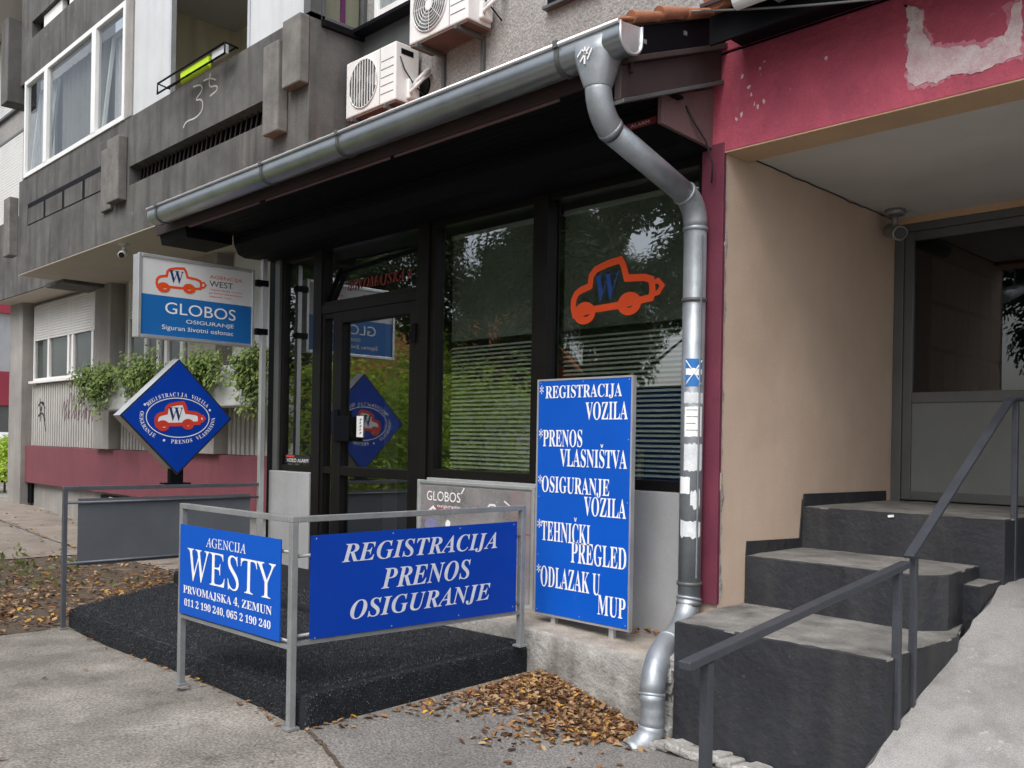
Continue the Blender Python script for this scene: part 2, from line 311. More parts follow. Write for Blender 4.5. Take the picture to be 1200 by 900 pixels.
class Plane:                                             # u right, v up, n towards the viewer
    def __init__(s, o, u, v, n): s.o, s.u, s.v, s.n = Vector(o), Vector(u), Vector(v), Vector(n)
    def __call__(s, a, b, d=0): return s.o + s.u * a + s.v * b + s.n * d
def text(mb, pl, body, box, shear=0, d=.001, mi=0, slant=0, carons=()):
    vs, fs = rawtext(body, shear)
    xs = [v[0] for v in vs]; ys = [v[1] for v in vs]; x0, x1, y0, y1 = min(xs), max(xs), min(ys), max(ys)
    u0, v0, u1, v1 = box; sx = (u1-u0)/(x1-x0); sy = (v1-v0)/(y1-y0)
    T = lambda x, y: (u0 + (x-x0)*sx, v0 + (y-y0)*sy + slant*(x-x0)*sx)
    mb.add([pl(*T(v[0], v[1]), d) for v in vs], fs, False, mi)
    for i in carons:
        a = rawtext(body[:i], shear)[0] if i else [(0, 0, 0)]; b = rawtext(body[:i+1], shear)[0]
        cx = (max(v[0] for v in a) + max(v[0] for v in b)) / 2 if i else max(v[0] for v in b) / 2
        cx += .02; w = .13; h = .14; yb = y1 + .06
        P = [(cx-w, yb+h), (cx-w*.55, yb+h), (cx, yb+h*.42), (cx+w*.55, yb+h), (cx+w, yb+h), (cx+.03, yb), (cx-.03, yb)]
        mb.add([pl(*T(*p), d) for p in P], [(0, 1, 2, 6), (2, 3, 4, 5), (2, 5, 6)], False, mi)
    return mb
def ribbon(mb, pl, pts, w, d=.001, closed=False, mi=0, th=.0):
    n = len(pts); P = [Vector((p[0], p[1])) for p in pts]; Lf = []; Rt = []
    for i in range(n):
        a = P[(i-1) % n] if (closed or i > 0) else P[i]; b = P[(i+1) % n] if (closed or i < n-1) else P[i]
        t1 = (P[i]-a).normalized() if (P[i]-a).length > 1e-9 else (b-P[i]).normalized(); t2 = (b-P[i]).normalized() if (b-P[i]).length > 1e-9 else t1
        nn = Vector((-(t1+t2).y, (t1+t2).x)); nn = nn.normalized() if nn.length > 1e-6 else Vector((-t1.y, t1.x))
        k = 1 / max(.55, nn.dot(Vector((-t1.y, t1.x)))); 
        Lf.append(P[i] + nn*w/2*k); Rt.append(P[i] - nn*w/2*k)
    vs = [pl(p.x, p.y, d) for p in Lf] + [pl(p.x, p.y, d) for p in Rt]
    fs = [(i, (i+1) % n, n+(i+1) % n, n+i) for i in range(n if closed else n-1)]
    return mb.add(vs, fs, False, mi)
def chaikin(P, k=3):
    for _ in range(k): P = [P[0]] + [q for a, b in zip(P, P[1:]) for q in ((a[0]*.75+b[0]*.25, a[1]*.75+b[1]*.25), (a[0]*.25+b[0]*.75, a[1]*.25+b[1]*.75))] + [P[-1]]
    return P
def disc(mb, pl, c, ru, rv=None, d=.001, hole=0, mi=0, n=28, hc=None):
    rv = rv or ru; vs = []; hc = hc or c
    for k in range(n):
        a = 2*math.pi*k/n; vs.append(pl(c[0]+ru*math.cos(a), c[1]+rv*math.sin(a), d))
    if hole:
        for k in range(n):
            a = 2*math.pi*k/n; vs.append(pl(hc[0]+ru*hole*math.cos(a), hc[1]+rv*hole*math.sin(a), d))
        mb.add(vs, [(k, (k+1) % n, n+(k+1) % n, n+k) for k in range(n)], False, mi)
    else: mb.add(vs, [tuple(range(n))], False, mi)
    return mb
CAR = [(112, 385), (103, 345), (104, 300), (120, 268), (140, 253), (195, 235), (201, 180), (226, 148), (290, 127), (355, 117), (372, 150), (389, 220), (480, 230), (512, 246), (520, 300), (514, 340), (465, 346), (345, 361), (225, 366)]
def car_icon(pl, box, k, d):                             # returns meshes (stroke, fill) of the small car emblem
    u0, v0, u1, v1 = box; fx = lambda x: u0 + (x-88)/482*(u1-u0); fy = lambda y: v1 - (y-105)/340*(v1-v0)
    pts = [(fx(x), fy(y)) for x, y in CAR]; su = (u1-u0)/482; sv = (v1-v0)/340; w = k*(su+sv)/2
    st = MB(); ribbon(st, pl, pts, w, d, True)
    ribbon(st, pl, [(fx(512), fy(268)), (fx(545), fy(256)), (fx(567), fy(285)), (fx(548), fy(318)), (fx(516), fy(325))], w*.7, d + .0006)
    disc(st, pl, (fx(167), fy(382)), 60*su, 62*sv, d+.0012, .38, hc=(fx(176), fy(380))); disc(st, pl, (fx(405), fy(358)), 60*su, 62*sv, d+.0012, .36)
    fl = MB(); fl.add([pl(a, b, d-.0006) for a, b in pts], [tuple(range(len(pts)))])
    disc(fl, pl, (fx(167), fy(382)), 50*su, 50*sv, d-.0003); disc(fl, pl, (fx(405), fy(358)), 50*su, 50*sv, d-.0003); disc(fl, pl, (fx(540), fy(287)), 20*su, 22*sv, d-.0003)
    return st, fl, (lambda x: fx(x)), (lambda y: fy(y))

# ------------------------------------------------------------------ GROUND
def sst(a, b, x): t = min(1, max(0, (x-a)/(b-a))); return t*t*(3-2*t)
def g(x, y):
    z = -.19 * sst(-4.05, -2.9, x) * sst(1.2, 3.2, y) - .06 * sst(-4.5, 0, x) * (1 - sst(1.2, 3.2, y))
    z -= .22 * sst(4.1, 8.4, -x); z += .24 * sst(14, 21, -x)
    return z
def sheet(name, xs, ys, dz, mat, fn=None, bump=0):
    mb = MB(); nx, ny = len(xs), len(ys)
    vs = [(x, y, g(x, y) + dz + (rnd.uniform(-bump, bump) if bump else 0)) for y in ys for x in xs]
    mb.add(vs, [(j*nx+i, j*nx+i+1, (j+1)*nx+i+1, (j+1)*nx+i) for j in range(ny-1) for i in range(nx-1)], True)
    return struct(mb.build(name, mat))
def rng(a, b, n): return [a + (b-a)*i/n for i in range(n+1)]
sheet('pavement', [-220, -120, -60, -35] + rng(-24, 4, 112) + [12, 30, 80, 200], [-200, -100, -50, -25, -12, -6] + rng(-3, 8, 44) + [20, 60, 200], 0, M['paving'])
# darker asphalt apron between the platform and the steps; its left edge follows the seam
ap = MB(); N = 26; xsL = lambda y: -3.97 + max(0, 2.52 - y) * 8.0 if y < 2.52 else -3.99
rows = []
for j in range(N+1):
    y = 2.36 + (4.2-2.36)*j/N; x0 = -3.99 if y >= 2.5 else -3.95 + (2.5-y)*5.0
    rows.append([(x0 + (-1.6-x0)*i/30, y) for i in range(31)])
lowrow = [( -3.25 + 1.65*i/30, 2.36) for i in range(31)]
vs = [(x, y, g(x, y) + .004) for r in rows for x, y in r]
ap.add(vs, [(j*31+i, j*31+i+1, (j+1)*31+i+1, (j+1)*31+i) for j in range(N) for i in range(30)], True)
struct(ap.build('asphalt_apron', M['asphalt']))
ap2 = MB(); rows = []
for j in range(21):
    y = .3 + (2.36-.3)*j/20; x0 = -3.25 + (2.36-y)*1.15
    rows.append([(x0 + (2.5-x0)*i/20, y) for i in range(21)])
ap2.add([(x, y, g(x, y) + .004) for r in rows for x, y in r], [(j*21+i, j*21+i+1, (j+1)*21+i+1, (j+1)*21+i) for j in range(20) for i in range(20)], True)
struct(ap2.build('asphalt_strip', M['asphalt']))
# seam of dirt
sm = MB()
for k in range(60):
    t = k/59; a = Vector((-3.96, 2.51)).lerp(Vector((-3.25, 2.36)), min(1, t*2)) if t < .5 else Vector((-3.25, 2.36)).lerp(Vector((-1.6, .93)), (t-.5)*2)
    sm.obox((a.x + rnd.uniform(-.008, .008), a.y + rnd.uniform(-.008, .008), g(a.x, a.y) + .005), (.02, -.006, 0), (.003, .007, 0), (0, 0, .003))
o = sm.build('seam_dirt', M['soil']); o['kind'] = 'stuff'
# soil bed and cracked slab path at the left
sheet('soil_bed', rng(-13.3, -8.36, 34), rng(.6, 4.95, 30), .006, M['soil'], bump=.008)
slab = MB()
def slabs(x0, x1, y0, y1, n=8):
    vs = [(x0+(x1-x0)*i/n, y0+(y1-y0)*j/n, g(x0+(x1-x0)*i/n, y0+(y1-y0)*j/n) + .014 + rnd.uniform(-.004, .004)) for j in range(n+1) for i in range(n+1)]
    slab.add(vs, [(j*(n+1)+i, j*(n+1)+i+1, (j+1)*(n+1)+i+1, (j+1)*(n+1)+i) for j in range(n) for i in range(n)], False)
for x0 in (-24.2, -21.9, -19.7, -17.5, -15.4):
    for y0 in (.4, 1.9, 3.4, 4.95): slabs(x0, x0+(2.16 if x0 > -16 else 2.2)-.03, y0, min(y0+1.47, 6.03))
for x0 in (-13.2, -11.6, -10.0): slabs(x0, x0+1.57, 4.97, 6.03)
struct(slab.build('slab_path', M['slabs']))

# ------------------------------------------------------------------ ENTRANCE PLATFORM with black carpet
pf = thing('entrance_platform', 'low entrance platform covered in black bristly carpet, behind the blue boards', 'platform', (-5.6, 3.3, 0))
def fy_(x): return 2.5 + .40*sst(4.0, 8.4, -x)*1.0 if False else 2.5 + (-3.99-x)/4.4*.40      # front edge
def pz(x, y): t = (-3.99-x)/4.4; a = .185 + (-.05-.185)*t; b_ = .19 + (.09-.19)*t; return a + (b_-a)*min(1, max(0, (y-fy_(x))/(3.76-fy_(x)))) if y < 3.76 else b_
b = MB(); N1, N2 = 44, 22
def carpet_xy(i, j): x = -8.39 + 4.4*i/N1; yf = fy_(x); y = yf + (4.172-yf)*j/N2; x += -.10*(i/N1)*(j/N2); return x, y
top = []
for j in range(N2+1):
    for i in range(N1+1): x, y = carpet_xy(i, j); e = min(i, N1-i, j)*.1; dz = -.022*max(0, 1-min((x+8.39), (-3.99-.1*j/N2-x), y-fy_(x))/.04)**2 if True else 0; top.append((x, y, pz(x, y)+dz))
W1 = N1+1; b.add(top, [(j*W1+i, j*W1+i+1, (j+1)*W1+i+1, (j+1)*W1+i) for j in range(N2) for i in range(N1)], True)
rim = [(i, 0) for i in range(W1)] + [(N1, j) for j in range(1, N2+1)]; lrim = [(0, j) for j in range(N2, -1, -1)]
for R_ in (rim, lrim):
    k0 = len(b.v)
    for i, j in R_:
        x, y = carpet_xy(i, j); z = top[j*W1+i][2]; ox, oy = (0, -.012) if j == 0 else (.012, 0)
        if R_ is lrim: ox, oy = -.012, 0
        b.v += [(x, y, z), (x+ox, y+oy, z-.025), (x+ox, y+oy, g(x, y)-.05)]
    for q in range(len(R_)-1):
        for h in range(2): b.f.append((k0+q*3+h, k0+q*3+3+h, k0+q*3+4+h, k0+q*3+1+h)); b.sm.append(True); b.mi.append(0)
b.build('carpet', M['carpet'], pf)
MB().box(-8.28, -5.87, 3.76, 4.845, -.05, .205).build('door_step', M['carpet'], pf, bevel=.03, seg=3)
pl_ = MB(); r2 = random.Random(3)
for k in range(60000):
    q = r2.random(); x = r2.uniform(-8.36, -4.02); nz = .006
    if q < .80: y = r2.uniform(fy_(x)+.01, 4.16); x += -.1*(y-2.5)/1.67*(x+8.4)/4.4; z = pz(x, y)-.002; up = Vector((r2.gauss(0, .45), r2.gauss(0, .45), 1))
    elif q < .93:
        y = fy_(x)-.011; z0 = g(x, y); z = z0 + (pz(x, y)-.004-z0)*r2.random(); y += max(0, z-pz(x, y)+.03)*.4; up = Vector((r2.gauss(0, .4), -1, r2.gauss(-.1, .5)))
    else: y = r2.uniform(2.5, 4.15); x = -3.98 - .1*(y-2.5)/1.67; z = r2.uniform(0.0, .183); x -= max(0, z-.16)*.4; up = Vector((1, r2.gauss(0, .4), r2.gauss(-.1, .5)))
    if q < .80 and x < -5.86 and y > 3.76: z = .2045
    up = up.normalized() * r2.uniform(.006, .014); a = r2.uniform(0, 6.28); s = Vector((math.cos(a), math.sin(a), r2.uniform(-.5, .5))) * .0034
    p = Vector((x, y, z)); pl_.v += [tuple(p-s), tuple(p+s), tuple(p+up)]; n = len(pl_.v); pl_.f.append((n-3, n-2, n-1)); pl_.sm.append(False); pl_.mi.append(0)
o = pl_.build('carpet_pile', M['pile'], pf, recalc=False); o['kind'] = 'stuff'

# ------------------------------------------------------------------ CONCRETE LEDGE
lg = thing('concrete_ledge', 'low rough concrete ledge under the tall blue list board', 'ledge', (-4, 4.5, 0))
n = 40; mb = MB(); top = []
xs = rng(-5.85, -3.07, n)
f0 = []; 
for i, x in enumerate(xs):
    j = rnd.uniform(-.006, .006); zt = .275 - .03*sst(-4.2, -3.1, x)
    f0.append([(x, 4.185, g(x, 4.18)-.06), (x, 4.178+j*.5, .02), (x, 4.18+j, zt*.55), (x, 4.179+j, zt-.022), (x, 4.192+j+rnd.uniform(0, .012), zt+j*.3), (x, 4.5, zt+.004), (x, 4.785, zt+.006)])
mb.v = [p for r in f0 for p in r]
for i in range(n):
    for k in range(6): mb.f.append((i*7+k, (i+1)*7+k, (i+1)*7+k+1, i*7+k+1)); mb.sm.append(True); mb.mi.append(1 if k >= 4 else 0)
mb.f.append(tuple(n*7+k for k in range(7)) ); mb.sm.append(False); mb.mi.append(0)
mb.build('ledge_block', [M['ledge'], M['ledgetop']], lg)
mb = MB(); 
for k in range(7):
    mb.obox((-3.03 + rnd.uniform(-.015, .012), 4.26 + rnd.uniform(-.02, .05), -.15 + k*.065), (.035, .006*rnd.uniform(-1, 1), 0), (0, .05, .01), (.008*rnd.uniform(-1, 1), 0, .042))
mb.build('plaster_rubble', M['plaster'], lg, bevel=.012)
mb = MB()
for k in range(16):
    x = -3.08 + k*.075; mb.obox((x, 4.12 + rnd.uniform(-.03, .02), -.165 + rnd.uniform(-.02, .012)), (.05, rnd.uniform(-.01, .01), rnd.uniform(-.008, .008)), (rnd.uniform(-.01, .01), .09, -.012), (0, 0, .022))
tag(mb.build('plaster_footing', M['plaster'], loc=(-2.5, 4.1, -.17), bevel=.012), 'broken whitish plaster footing along the base of the dark steps', 'footing')

# ------------------------------------------------------------------ SHOP KIOSK
YF = 4.85
ks = thing('insurance_shop', 'small dark-framed agency shop with big windows and black shutter housing', 'shop', (-5.8, 4.85, 0))
# floor / walls / ceiling inside
MB().box(-8.35, -3.22, 4.93, 8.3, .02, .20).build('floor', M['interior2'], ks)
MB().box(-8.35, -3.22, 8.3, 8.42, .02, 3.3).box(-8.45, -8.353, 4.95, 8.42, .02, 3.3).box(-3.30, -3.214, 4.95, 8.3, .2, 3.3).build('inner_wall', M['interior'], ks)
MB().box(-8.35, -3.302, 4.9, 8.3, 3.24, 3.3).build('ceiling', M['interior'], ks)
# walls below glass
MB().box(-5.85, -3.212, 4.78, 4.9, .2, 1.15).build('sill_wall', M['greywall'], ks, bevel=.004)
MB().box(-8.36, -7.615, 4.78, 4.93, -.05, 1.125).build('pier', M['greywall'], ks, bevel=.01)
MB().box(-8.44, -8.33, 4.80, 4.95, -.05, 3.4).build('corner_post', M['black'], ks, bevel=.004)
MB().box(-8.325, -8.235, 4.795, 4.9, 1.126, 3.3).build('side_post', M['greymetal'], ks, bevel=.004)
# windows : frame > pane
def win(x0, x1, z0, z1, w, name='window', y0=YF-.03, y1=YF+.05, g_=None):
    f = MB().frame(x0, x1, z0, z1, y0, y1, w).build(name, M['frame'], ks, bevel=.003)
    MB().box(x0+w-.004, x1-w+.004, YF+.005, YF+.013, z0+w-.004, z1-w+.004).build('pane', g_ or M['gwin'], f)
    return f
win(-8.232, -7.60, 1.13, 3.25, .055)
win(-5.875, -4.62, 1.155, 3.25, .065, y0=YF-.045)
win(-4.618, -3.215, 1.155, 3.25, .065, y0=YF-.045)
MB().box(-4.69, -4.545, YF-.062, YF-.046, 1.16, 3.24).build('mullion', M['frame'], ks, bevel=.003)
# door surround
sr = MB().box(-7.60, -7.47, YF-.06, YF+.05, .186, 3.25).box(-6.02, -5.877, YF-.07, YF+.05, .186, 3.25).box(-7.47, -6.02, YF-.055, YF+.045, 2.62, 2.70)
sr.build('door_frame', M['frame'], ks, bevel=.004)
tw = MB().frame(-7.47, -6.02, 2.702, 3.25, YF-.045, YF+.04, .03).build('transom_window', M['frame'], ks)
MB().box(-7.444, -6.046, YF, YF+.008, 2.73, 3.22).build('pane', M['gwin'], tw)
mb = MB(); mb.bar((-7.40, YF-.03, 2.74), (-7.18, YF-.03, 3.02), .012, .05, (0, 1, 0)); mb.bar((-7.18, YF-.03, 3.0), (-6.05, YF-.03, 3.06), .012, .03, (0, 1, 0)); mb.build('opener_stay', M['black'], tw)
sl = MB().frame(-7.47, -7.235, .19, 2.618, YF-.045, YF+.045, .045).box(-7.43, -7.28, YF-.04, YF+.04, 1.125, 1.19).build('sidelight', M['frame'], ks, bevel=.003)
MB().box(-7.43, -7.275, YF, YF+.008, .23, 2.58).build('pane', M['gwin'], sl)
dr = MB().frame(-7.232, -6.022, .195, 2.618, YF-.055, YF+.04, .105).box(-7.13, -6.125, YF-.05, YF+.035, 1.115, 1.20).build('door', M['frame'], ks, bevel=.005)
MB().box(-7.135, -6.12, YF-.004, YF+.004, .295, 1.118).build('pane', M['gwin'], dr); MB().box(-7.135, -6.12, YF-.004, YF+.004, 1.197, 2.52).build('pane', M['gwin'], dr)
MB().box(-7.19, -7.13, YF-.085, YF-.06, 1.42, 1.72).box(-7.13, -6.95, YF-.085, YF-.075, 1.43, 1.66).build('handle', M['black'], dr, bevel=.004)
MB().box(-6.93, -6.83, YF-.012, YF-.009, 1.47, 1.66).build('notice', M['letter'], dr)
mb = MB(); tp = Plane((-6.93, YF-.0125, 1.47), (1, 0, 0), (0, 0, 1), (0, -1, 0))
for k in range(5): ribbon(mb, tp, [(.05, .03+k*.03), (.075-.01*(k % 2), .03+k*.03+.016)], .012, .0006)
mb.build('notice_print', M['blackl'], dr)
MB().box(-6.06, -6.01, YF-.09, YF-.073, 2.26, 2.42).box(-6.11, -6.075, YF-.08, YF-.06, 2.30, 2.36).build('door_closer_bracket', M['black'], dr, bevel=.003)
# red address lettering above the door
tp = Plane((0, YF-.012, 0), (1, 0, 0), (0, 0, 1), (0, -1, 0))
mb = MB(); text(mb, tp, SI('PRVOMAJSKA ') + '4', (-7.12, 2.80, -6.16, 2.90)); mb.build('lettering', M['dred'], tw)
# alarm sticker low in the narrow window
st = MB().box(-8.15, -7.70, YF-.008, YF-.004, 1.20, 1.285); o = st.build('alarm_sticker', M['blackl'], ks)
mb = MB(); tp2 = Plane((0, YF-.0085, 0), (1, 0, 0), (0, 0, 1), (0, -1, 0)); text(mb, tp2, 'VIDEO ALARM', (-8.12, 1.215, -7.73, 1.25)); mb.build('lettering', M['letter'], o)
MB().box(-8.13, -7.98, YF-.0095, YF-.0085, 1.262, 1.281).build('red_mark', M['red'], o)
# shutter housing, bulging black box
prof = [(4.82, 3.235), (4.50, 3.225), (4.43, 3.25), (4.385, 3.34), (4.37, 3.48), (4.37, 3.52), (4.82, 3.52)]
mb = MB(); mb.prism(prof, 'yz', -8.42, -3.17); mb.build('shutter_housing', M['black'], ks, bevel=.012)
mb = MB()
for k in range(4): mb.box(-8.40, -3.19, 4.366-.002*(k == 0), 4.3705, 3.375+k*.04, 3.379+k*.04)
for k in range(6): mb.box(-8.93, -3.12, 3.92+k*.08, 3.926+k*.08, 3.4265, 3.4305)
mb.build('housing_seam', M['frame'], ks)
o = MB().box(-3.53, -3.28, 4.362, 4.3705, 3.335, 3.372).build('red_sticker', M['dred'], ks)
mb = MB(); text(mb, Plane((0, 4.361, 0), (1, 0, 0), (0, 0, 1), (0, -1, 0)), 'ALARM', (-3.47, 3.343, -3.33, 3.362)); mb.build('lettering', M['letterw'], o)
# eave : soffit, fascia, hanging board, rake boards, tiled roof
MB().box(-8.95, -3.10, 3.87, 4.375, 3.43, 3.445).build('soffit', M['black'], ks)
MB().box(-8.97, -3.06, 3.845, 3.868, 3.42, 3.63).build('fascia', M['darkwood'], ks, bevel=.003)
mb = MB(); mb.prism([(3.872, 3.44), (3.90, 3.335), (4.36, 3.335), (4.36, 3.428), (3.872, 3.428)], 'yz', -8.955, -8.40); mb.build('eave_end', M['black'], ks)
mb = MB()
for (a, b_) in ((-8.3, -7.0), (-6.9, -5.2), (-5.15, -3.6)): mb.box(a, b_, 3.869, 3.876, 3.405, 3.424)
mb.build('drip_strip', M['pinkdk'], ks)
rz = lambda y: 3.665 + .39*(y-3.86)
def rake(n_, x0, x1, y0, y1, a, b_, m_):
    mb = MB(); mb.prism([(y0, rz(y0)+a), (y1, rz(y1)+a), (y1, rz(y1)+b_), (y0, rz(y0)+b_)], 'yz', x0, x1); return mb.build(n_, m_, ks, bevel=.003)
rake('rake_board', -3.09, -3.06, 3.84, 4.735, -.155, .0, M['black'])
rake('rake_trim', -3.10, -3.045, 3.80, 4.735, -.19, -.158, M['rake'])
rake('rake_panel', -3.13, -3.085, 3.79, 4.735, -.37, -.192, M['rake'])
rake('rake_lip', -3.135, -3.065, 3.79, 4.735, -.395, -.372, M['greymetal'])
mb = MB(); mb.prism([(4.22, 3.265), (4.735, 3.24), (4.735, 3.60), (4.22, 3.41)], 'yz', -3.165, -3.14); mb.build('gable_panel', M['pinkdk'], ks)
# screws
mb = MB()
for y, a in ((3.95, -.09), (4.32, -.07)): mb.obox((-3.057, y, rz(y)+a), (.004, 0, 0), (0, .012, 0), (0, 0, .012))
mb.build('rake_screw', M['galvl'], ks)
# tiles
mb = MB(); nx, ny = 240, 7; x0, x1 = -8.98, -3.03
vs = []
for j in range(ny):
    y0_ = 3.80 + (5.34-3.80)*j/ny; y1_ = 3.80 + (5.34-3.80)*(j+1)/ny + .03
    for (yy, lift) in ((y0_, .045), (y1_, .02)):
        for i in range(nx+1):
            x = x0+(x1-x0)*i/nx; vs.append((x, yy, rz(yy) + lift + .028*abs(math.sin(math.pi*(x-x1)/.22))))
W_ = nx+1
mb.add(vs, [((2*j)*W_+i, (2*j)*W_+i+1, (2*j+1)*W_+i+1, (2*j+1)*W_+i) for j in range(ny) for i in range(nx)], True)
rt_ = mb.build('roof_tiles', M['tile'], ks, recalc=False); sd = rt_.modifiers.new('thick', 'SOLIDIFY'); sd.thickness = .018; sd.offset = -1
MB().prism([(3.86, rz(3.86)+.0), (5.345, rz(5.345)), (5.345, rz(5.345)+.018), (3.86, rz(3.86)+.018)], 'yz', -8.95, -3.055).build('roof_deck', M['darkwood'], ks)
mb = MB()                                                # verge tiles along the right edge
for j in range(5):
    y0_ = 3.82 + j*.24; pts = []
    for k in range(9): t = k/8; y = y0_ + t*.30; pts.append((-3.05, y, rz(y) + .035 + .012*(1-t) + .008*math.sin(j*2.1)))
    mb.tube(pts, [.034 - .010*k/8 + .004*(j % 2) for k in range(9)], 12)
mb.build('verge_tile', M['tile'], ks)

# blinds behind the two large panes
def blind(x0, x1, label, seed):
    t = thing('window_blind', label, 'blind', ((x0+x1)/2, 4.98, 3.15), 'blinds behind the shop windows'); r = random.Random(seed)
    mb = MB()
    for k in range(30):
        z = 1.24 + k*.0335; a = R(44 + r.uniform(-3, 3)); dz = r.uniform(-.002, .002)
        mb.obox(((x0+x1)/2, 4.985, z+dz), ((x1-x0)/2, 0, r.uniform(-.002, .002)), (0, .0125*math.cos(a), .0125*math.sin(a)), (0, -.0006*math.sin(a), .0006*math.cos(a)))
    o = mb.build('slat', M['blind'], t)
    mb = MB(); mb.box(x0, x1, 4.98, 4.986, 2.27, 3.10); mb.build('closed_slats', M['blindc'], t)
    mb = MB()
    for q in (.12, .88): mb.box(x0+(x1-x0)*q-.001, x0+(x1-x0)*q+.001, 4.984, 4.986, 1.22, 3.1)
    mb.build('cord', M['blind'], t); MB().box(x0, x1, 4.965, 5.005, 3.10, 3.14).build('head_rail', M['blind'], t)
blind(-5.80, -4.70, 'slatted blind behind the window next to the shop door', 1)
blind(-4.55, -3.31, 'slatted blind behind the window with the orange car emblem', 2)
# desk and plant inside
dk = thing('office_desk', 'dim office desk standing inside behind the glass door', 'desk', (-6.6, 6.6, .2))
MB().box(-7.4, -5.6, 6.3, 7.0, .90, .94).build('desk_top', M['greymetal'], dk, bevel=.005); MB().box(-7.35, -5.65, 6.34, 6.37, .2, .9).build('front_panel', M['doorpanel'], dk)
MB().box(-7.35, -7.31, 6.38, 6.95, .2, .9).build('leg', M['greymetal'], dk); MB().box(-5.69, -5.65, 6.38, 6.95, .2, .9).build('leg', M['greymetal'], dk)

# ------------------------------------------------------------------ foliage helpers
def leaf(mb, c, nrm, size, r, mi=0):
    nrm = Vector(nrm).normalized(); a = Vector((r.gauss(0, 1), r.gauss(0, 1), r.gauss(0, 1))); u = nrm.cross(a).normalized(); w = nrm.cross(u)
    c = Vector(c); l = size; b = size*.42; bend = nrm*size*r.uniform(-.18, .25)
    mb.v += [tuple(c-u*l*.5), tuple(c-w*b*.5+bend*.4), tuple(c+u*l*.5+bend), tuple(c+w*b*.5+bend*.4)]; n = len(mb.v)
    mb.f += [(n-4, n-3, n-2, n-1)]; mb.sm += [False]; mb.mi += [mi]
# potted plant in the narrow window
pp = thing('potted_plant', 'dark leafy potted plant inside the narrow shop window', 'plant', (-7.85, 5.15, 1.1)); r = random.Random(5)
mb = MB(); mb.tube([(-7.85, 5.15, 1.16), (-7.85, 5.15, 1.32)], [.07, .09], 14); mb.build('pot', M['rust'], pp)
MB().box(-8.2, -7.6, 5.0, 5.35, 1.12, 1.158).build('shelf', M['greymetal'], pp)
mb = MB()
for k in range(60):
    a = r.uniform(0, 6.28); h = r.uniform(.05, .5); rad = r.uniform(.02, .2)
    leaf(mb, (-7.85+rad*math.cos(a), 5.15+rad*math.sin(a), 1.32+h), (math.cos(a), math.sin(a), .6), .15, r)
mb.build('foliage', M['leafd'], pp, recalc=False)

# ------------------------------------------------------------------ car emblem on the window
ce = thing('window_decal', 'orange-red car outline with blue W stuck on the shop window', 'decal', (-3.96, YF-.01, 2.4))
tp = Plane((0, YF-.008, 0), (1, 0, 0), (0, 0, 1), (0, -1, 0))
stt, fl, fx, fy = car_icon(tp, (-4.36, 2.275, -3.565, 2.70), 33, .001)
stt.build('car_outline', M['decal'], ce)
mb = MB(); text(mb, tp, SB('W'), (fx(222), fy(325), fx(352), fy(183)), shear=.12, d=.001); mb.build('letter', M['navyw'], ce)

# ------------------------------------------------------------------ GUTTER and DOWNPIPE
gt = thing('roof_gutter', 'long galvanised gutter along the shop eave', 'gutter', (-6, 3.73, 3.5))
prof = []
for k in range(17): a = math.pi + math.pi*k/16; prof.append((3.735 + .088*math.cos(a), 3.535 + .078*math.sin(a)))
outer = [(3.647, 3.60)] + prof + [(3.823, 3.62)]
n = len(outer); mb = MB()
inner = [(3.735 + (y-3.735)*.96, z + .004) for y, z in outer]
for X in (-8.70, -2.99): mb.v += [(X, y, z) for y, z in outer] + [(X, y, z) for y, z in inner]
for i in range(n-1):
    mb.f += [(i, i+1, 2*n+i+1, 2*n+i), (n+i, 3*n+i, 3*n+i+1, n+i+1)]; mb.sm += [True, True]; mb.mi += [0, 0]
mb.f += [(0, 2*n, 3*n, n), (n-1, 2*n-1, 4*n-1, 3*n-1)]; mb.sm += [False]*2; mb.mi += [0]*2
mb.build('trough', M['gutterm'], gt, recalc=False)
MB().tube([(-8.72, 3.645, 3.602), (-2.985, 3.645, 3.602)], .013, 10).build('rolled_edge', M['galvl'], gt)
for X in (-8.705, -2.985):
    mb = MB(); mb.prism(outer, 'yz', X-.004, X+.004); e = mb.build('end_cap', M['galvl'], gt)
mb = MB(); mb.tube([(-2.978, y, z) for y, z in outer], .008, 8); mb.build('end_bead', M['galvl'], gt)
for X in (-8.52, -6.58, -5.52, -3.42):
    mb = MB(); P = [(3.735 + (y-3.735)*1.05, 3.53 + (z-3.53)*1.05) for y, z in outer]
    for i in range(len(P)-1): mb.bar((X, *P[i]), (X, *P[i+1]), .03, .006, (0, .3, 1) if abs(P[i+1][1]-P[i][1]) < 1e-4 else (0, 1, .01))
    mb.box(X-.016, X+.016, 3.628, 3.66, 3.585, 3.622); mb.build('bracket', M['greymetal'], gt)
dp = thing('downpipe', 'grey metal downpipe bending from the gutter down to the leaves', 'pipe', (-3.2, 4.66, 0))
def rect_loft(secs):
    mb = MB(); nn = 20
    for (cx, cy, z, a, b_, e) in secs:
        for k in range(nn):
            t = 2*math.pi*k/nn; c, s_ = math.cos(t), math.sin(t); q = (abs(c)**e + abs(s_)**e) ** (-1/e); mb.v.append((cx + a*c*q, cy + b_*s_*q, z))
    for i in range(len(secs)-1):
        for k in range(nn): mb.f.append((i*nn+k, i*nn+(k+1) % nn, (i+1)*nn+(k+1) % nn, (i+1)*nn+k)); mb.sm.append(True); mb.mi.append(0)
    mb.f.append(tuple(range(nn))); mb.sm.append(False); mb.mi.append(0)
    return mb
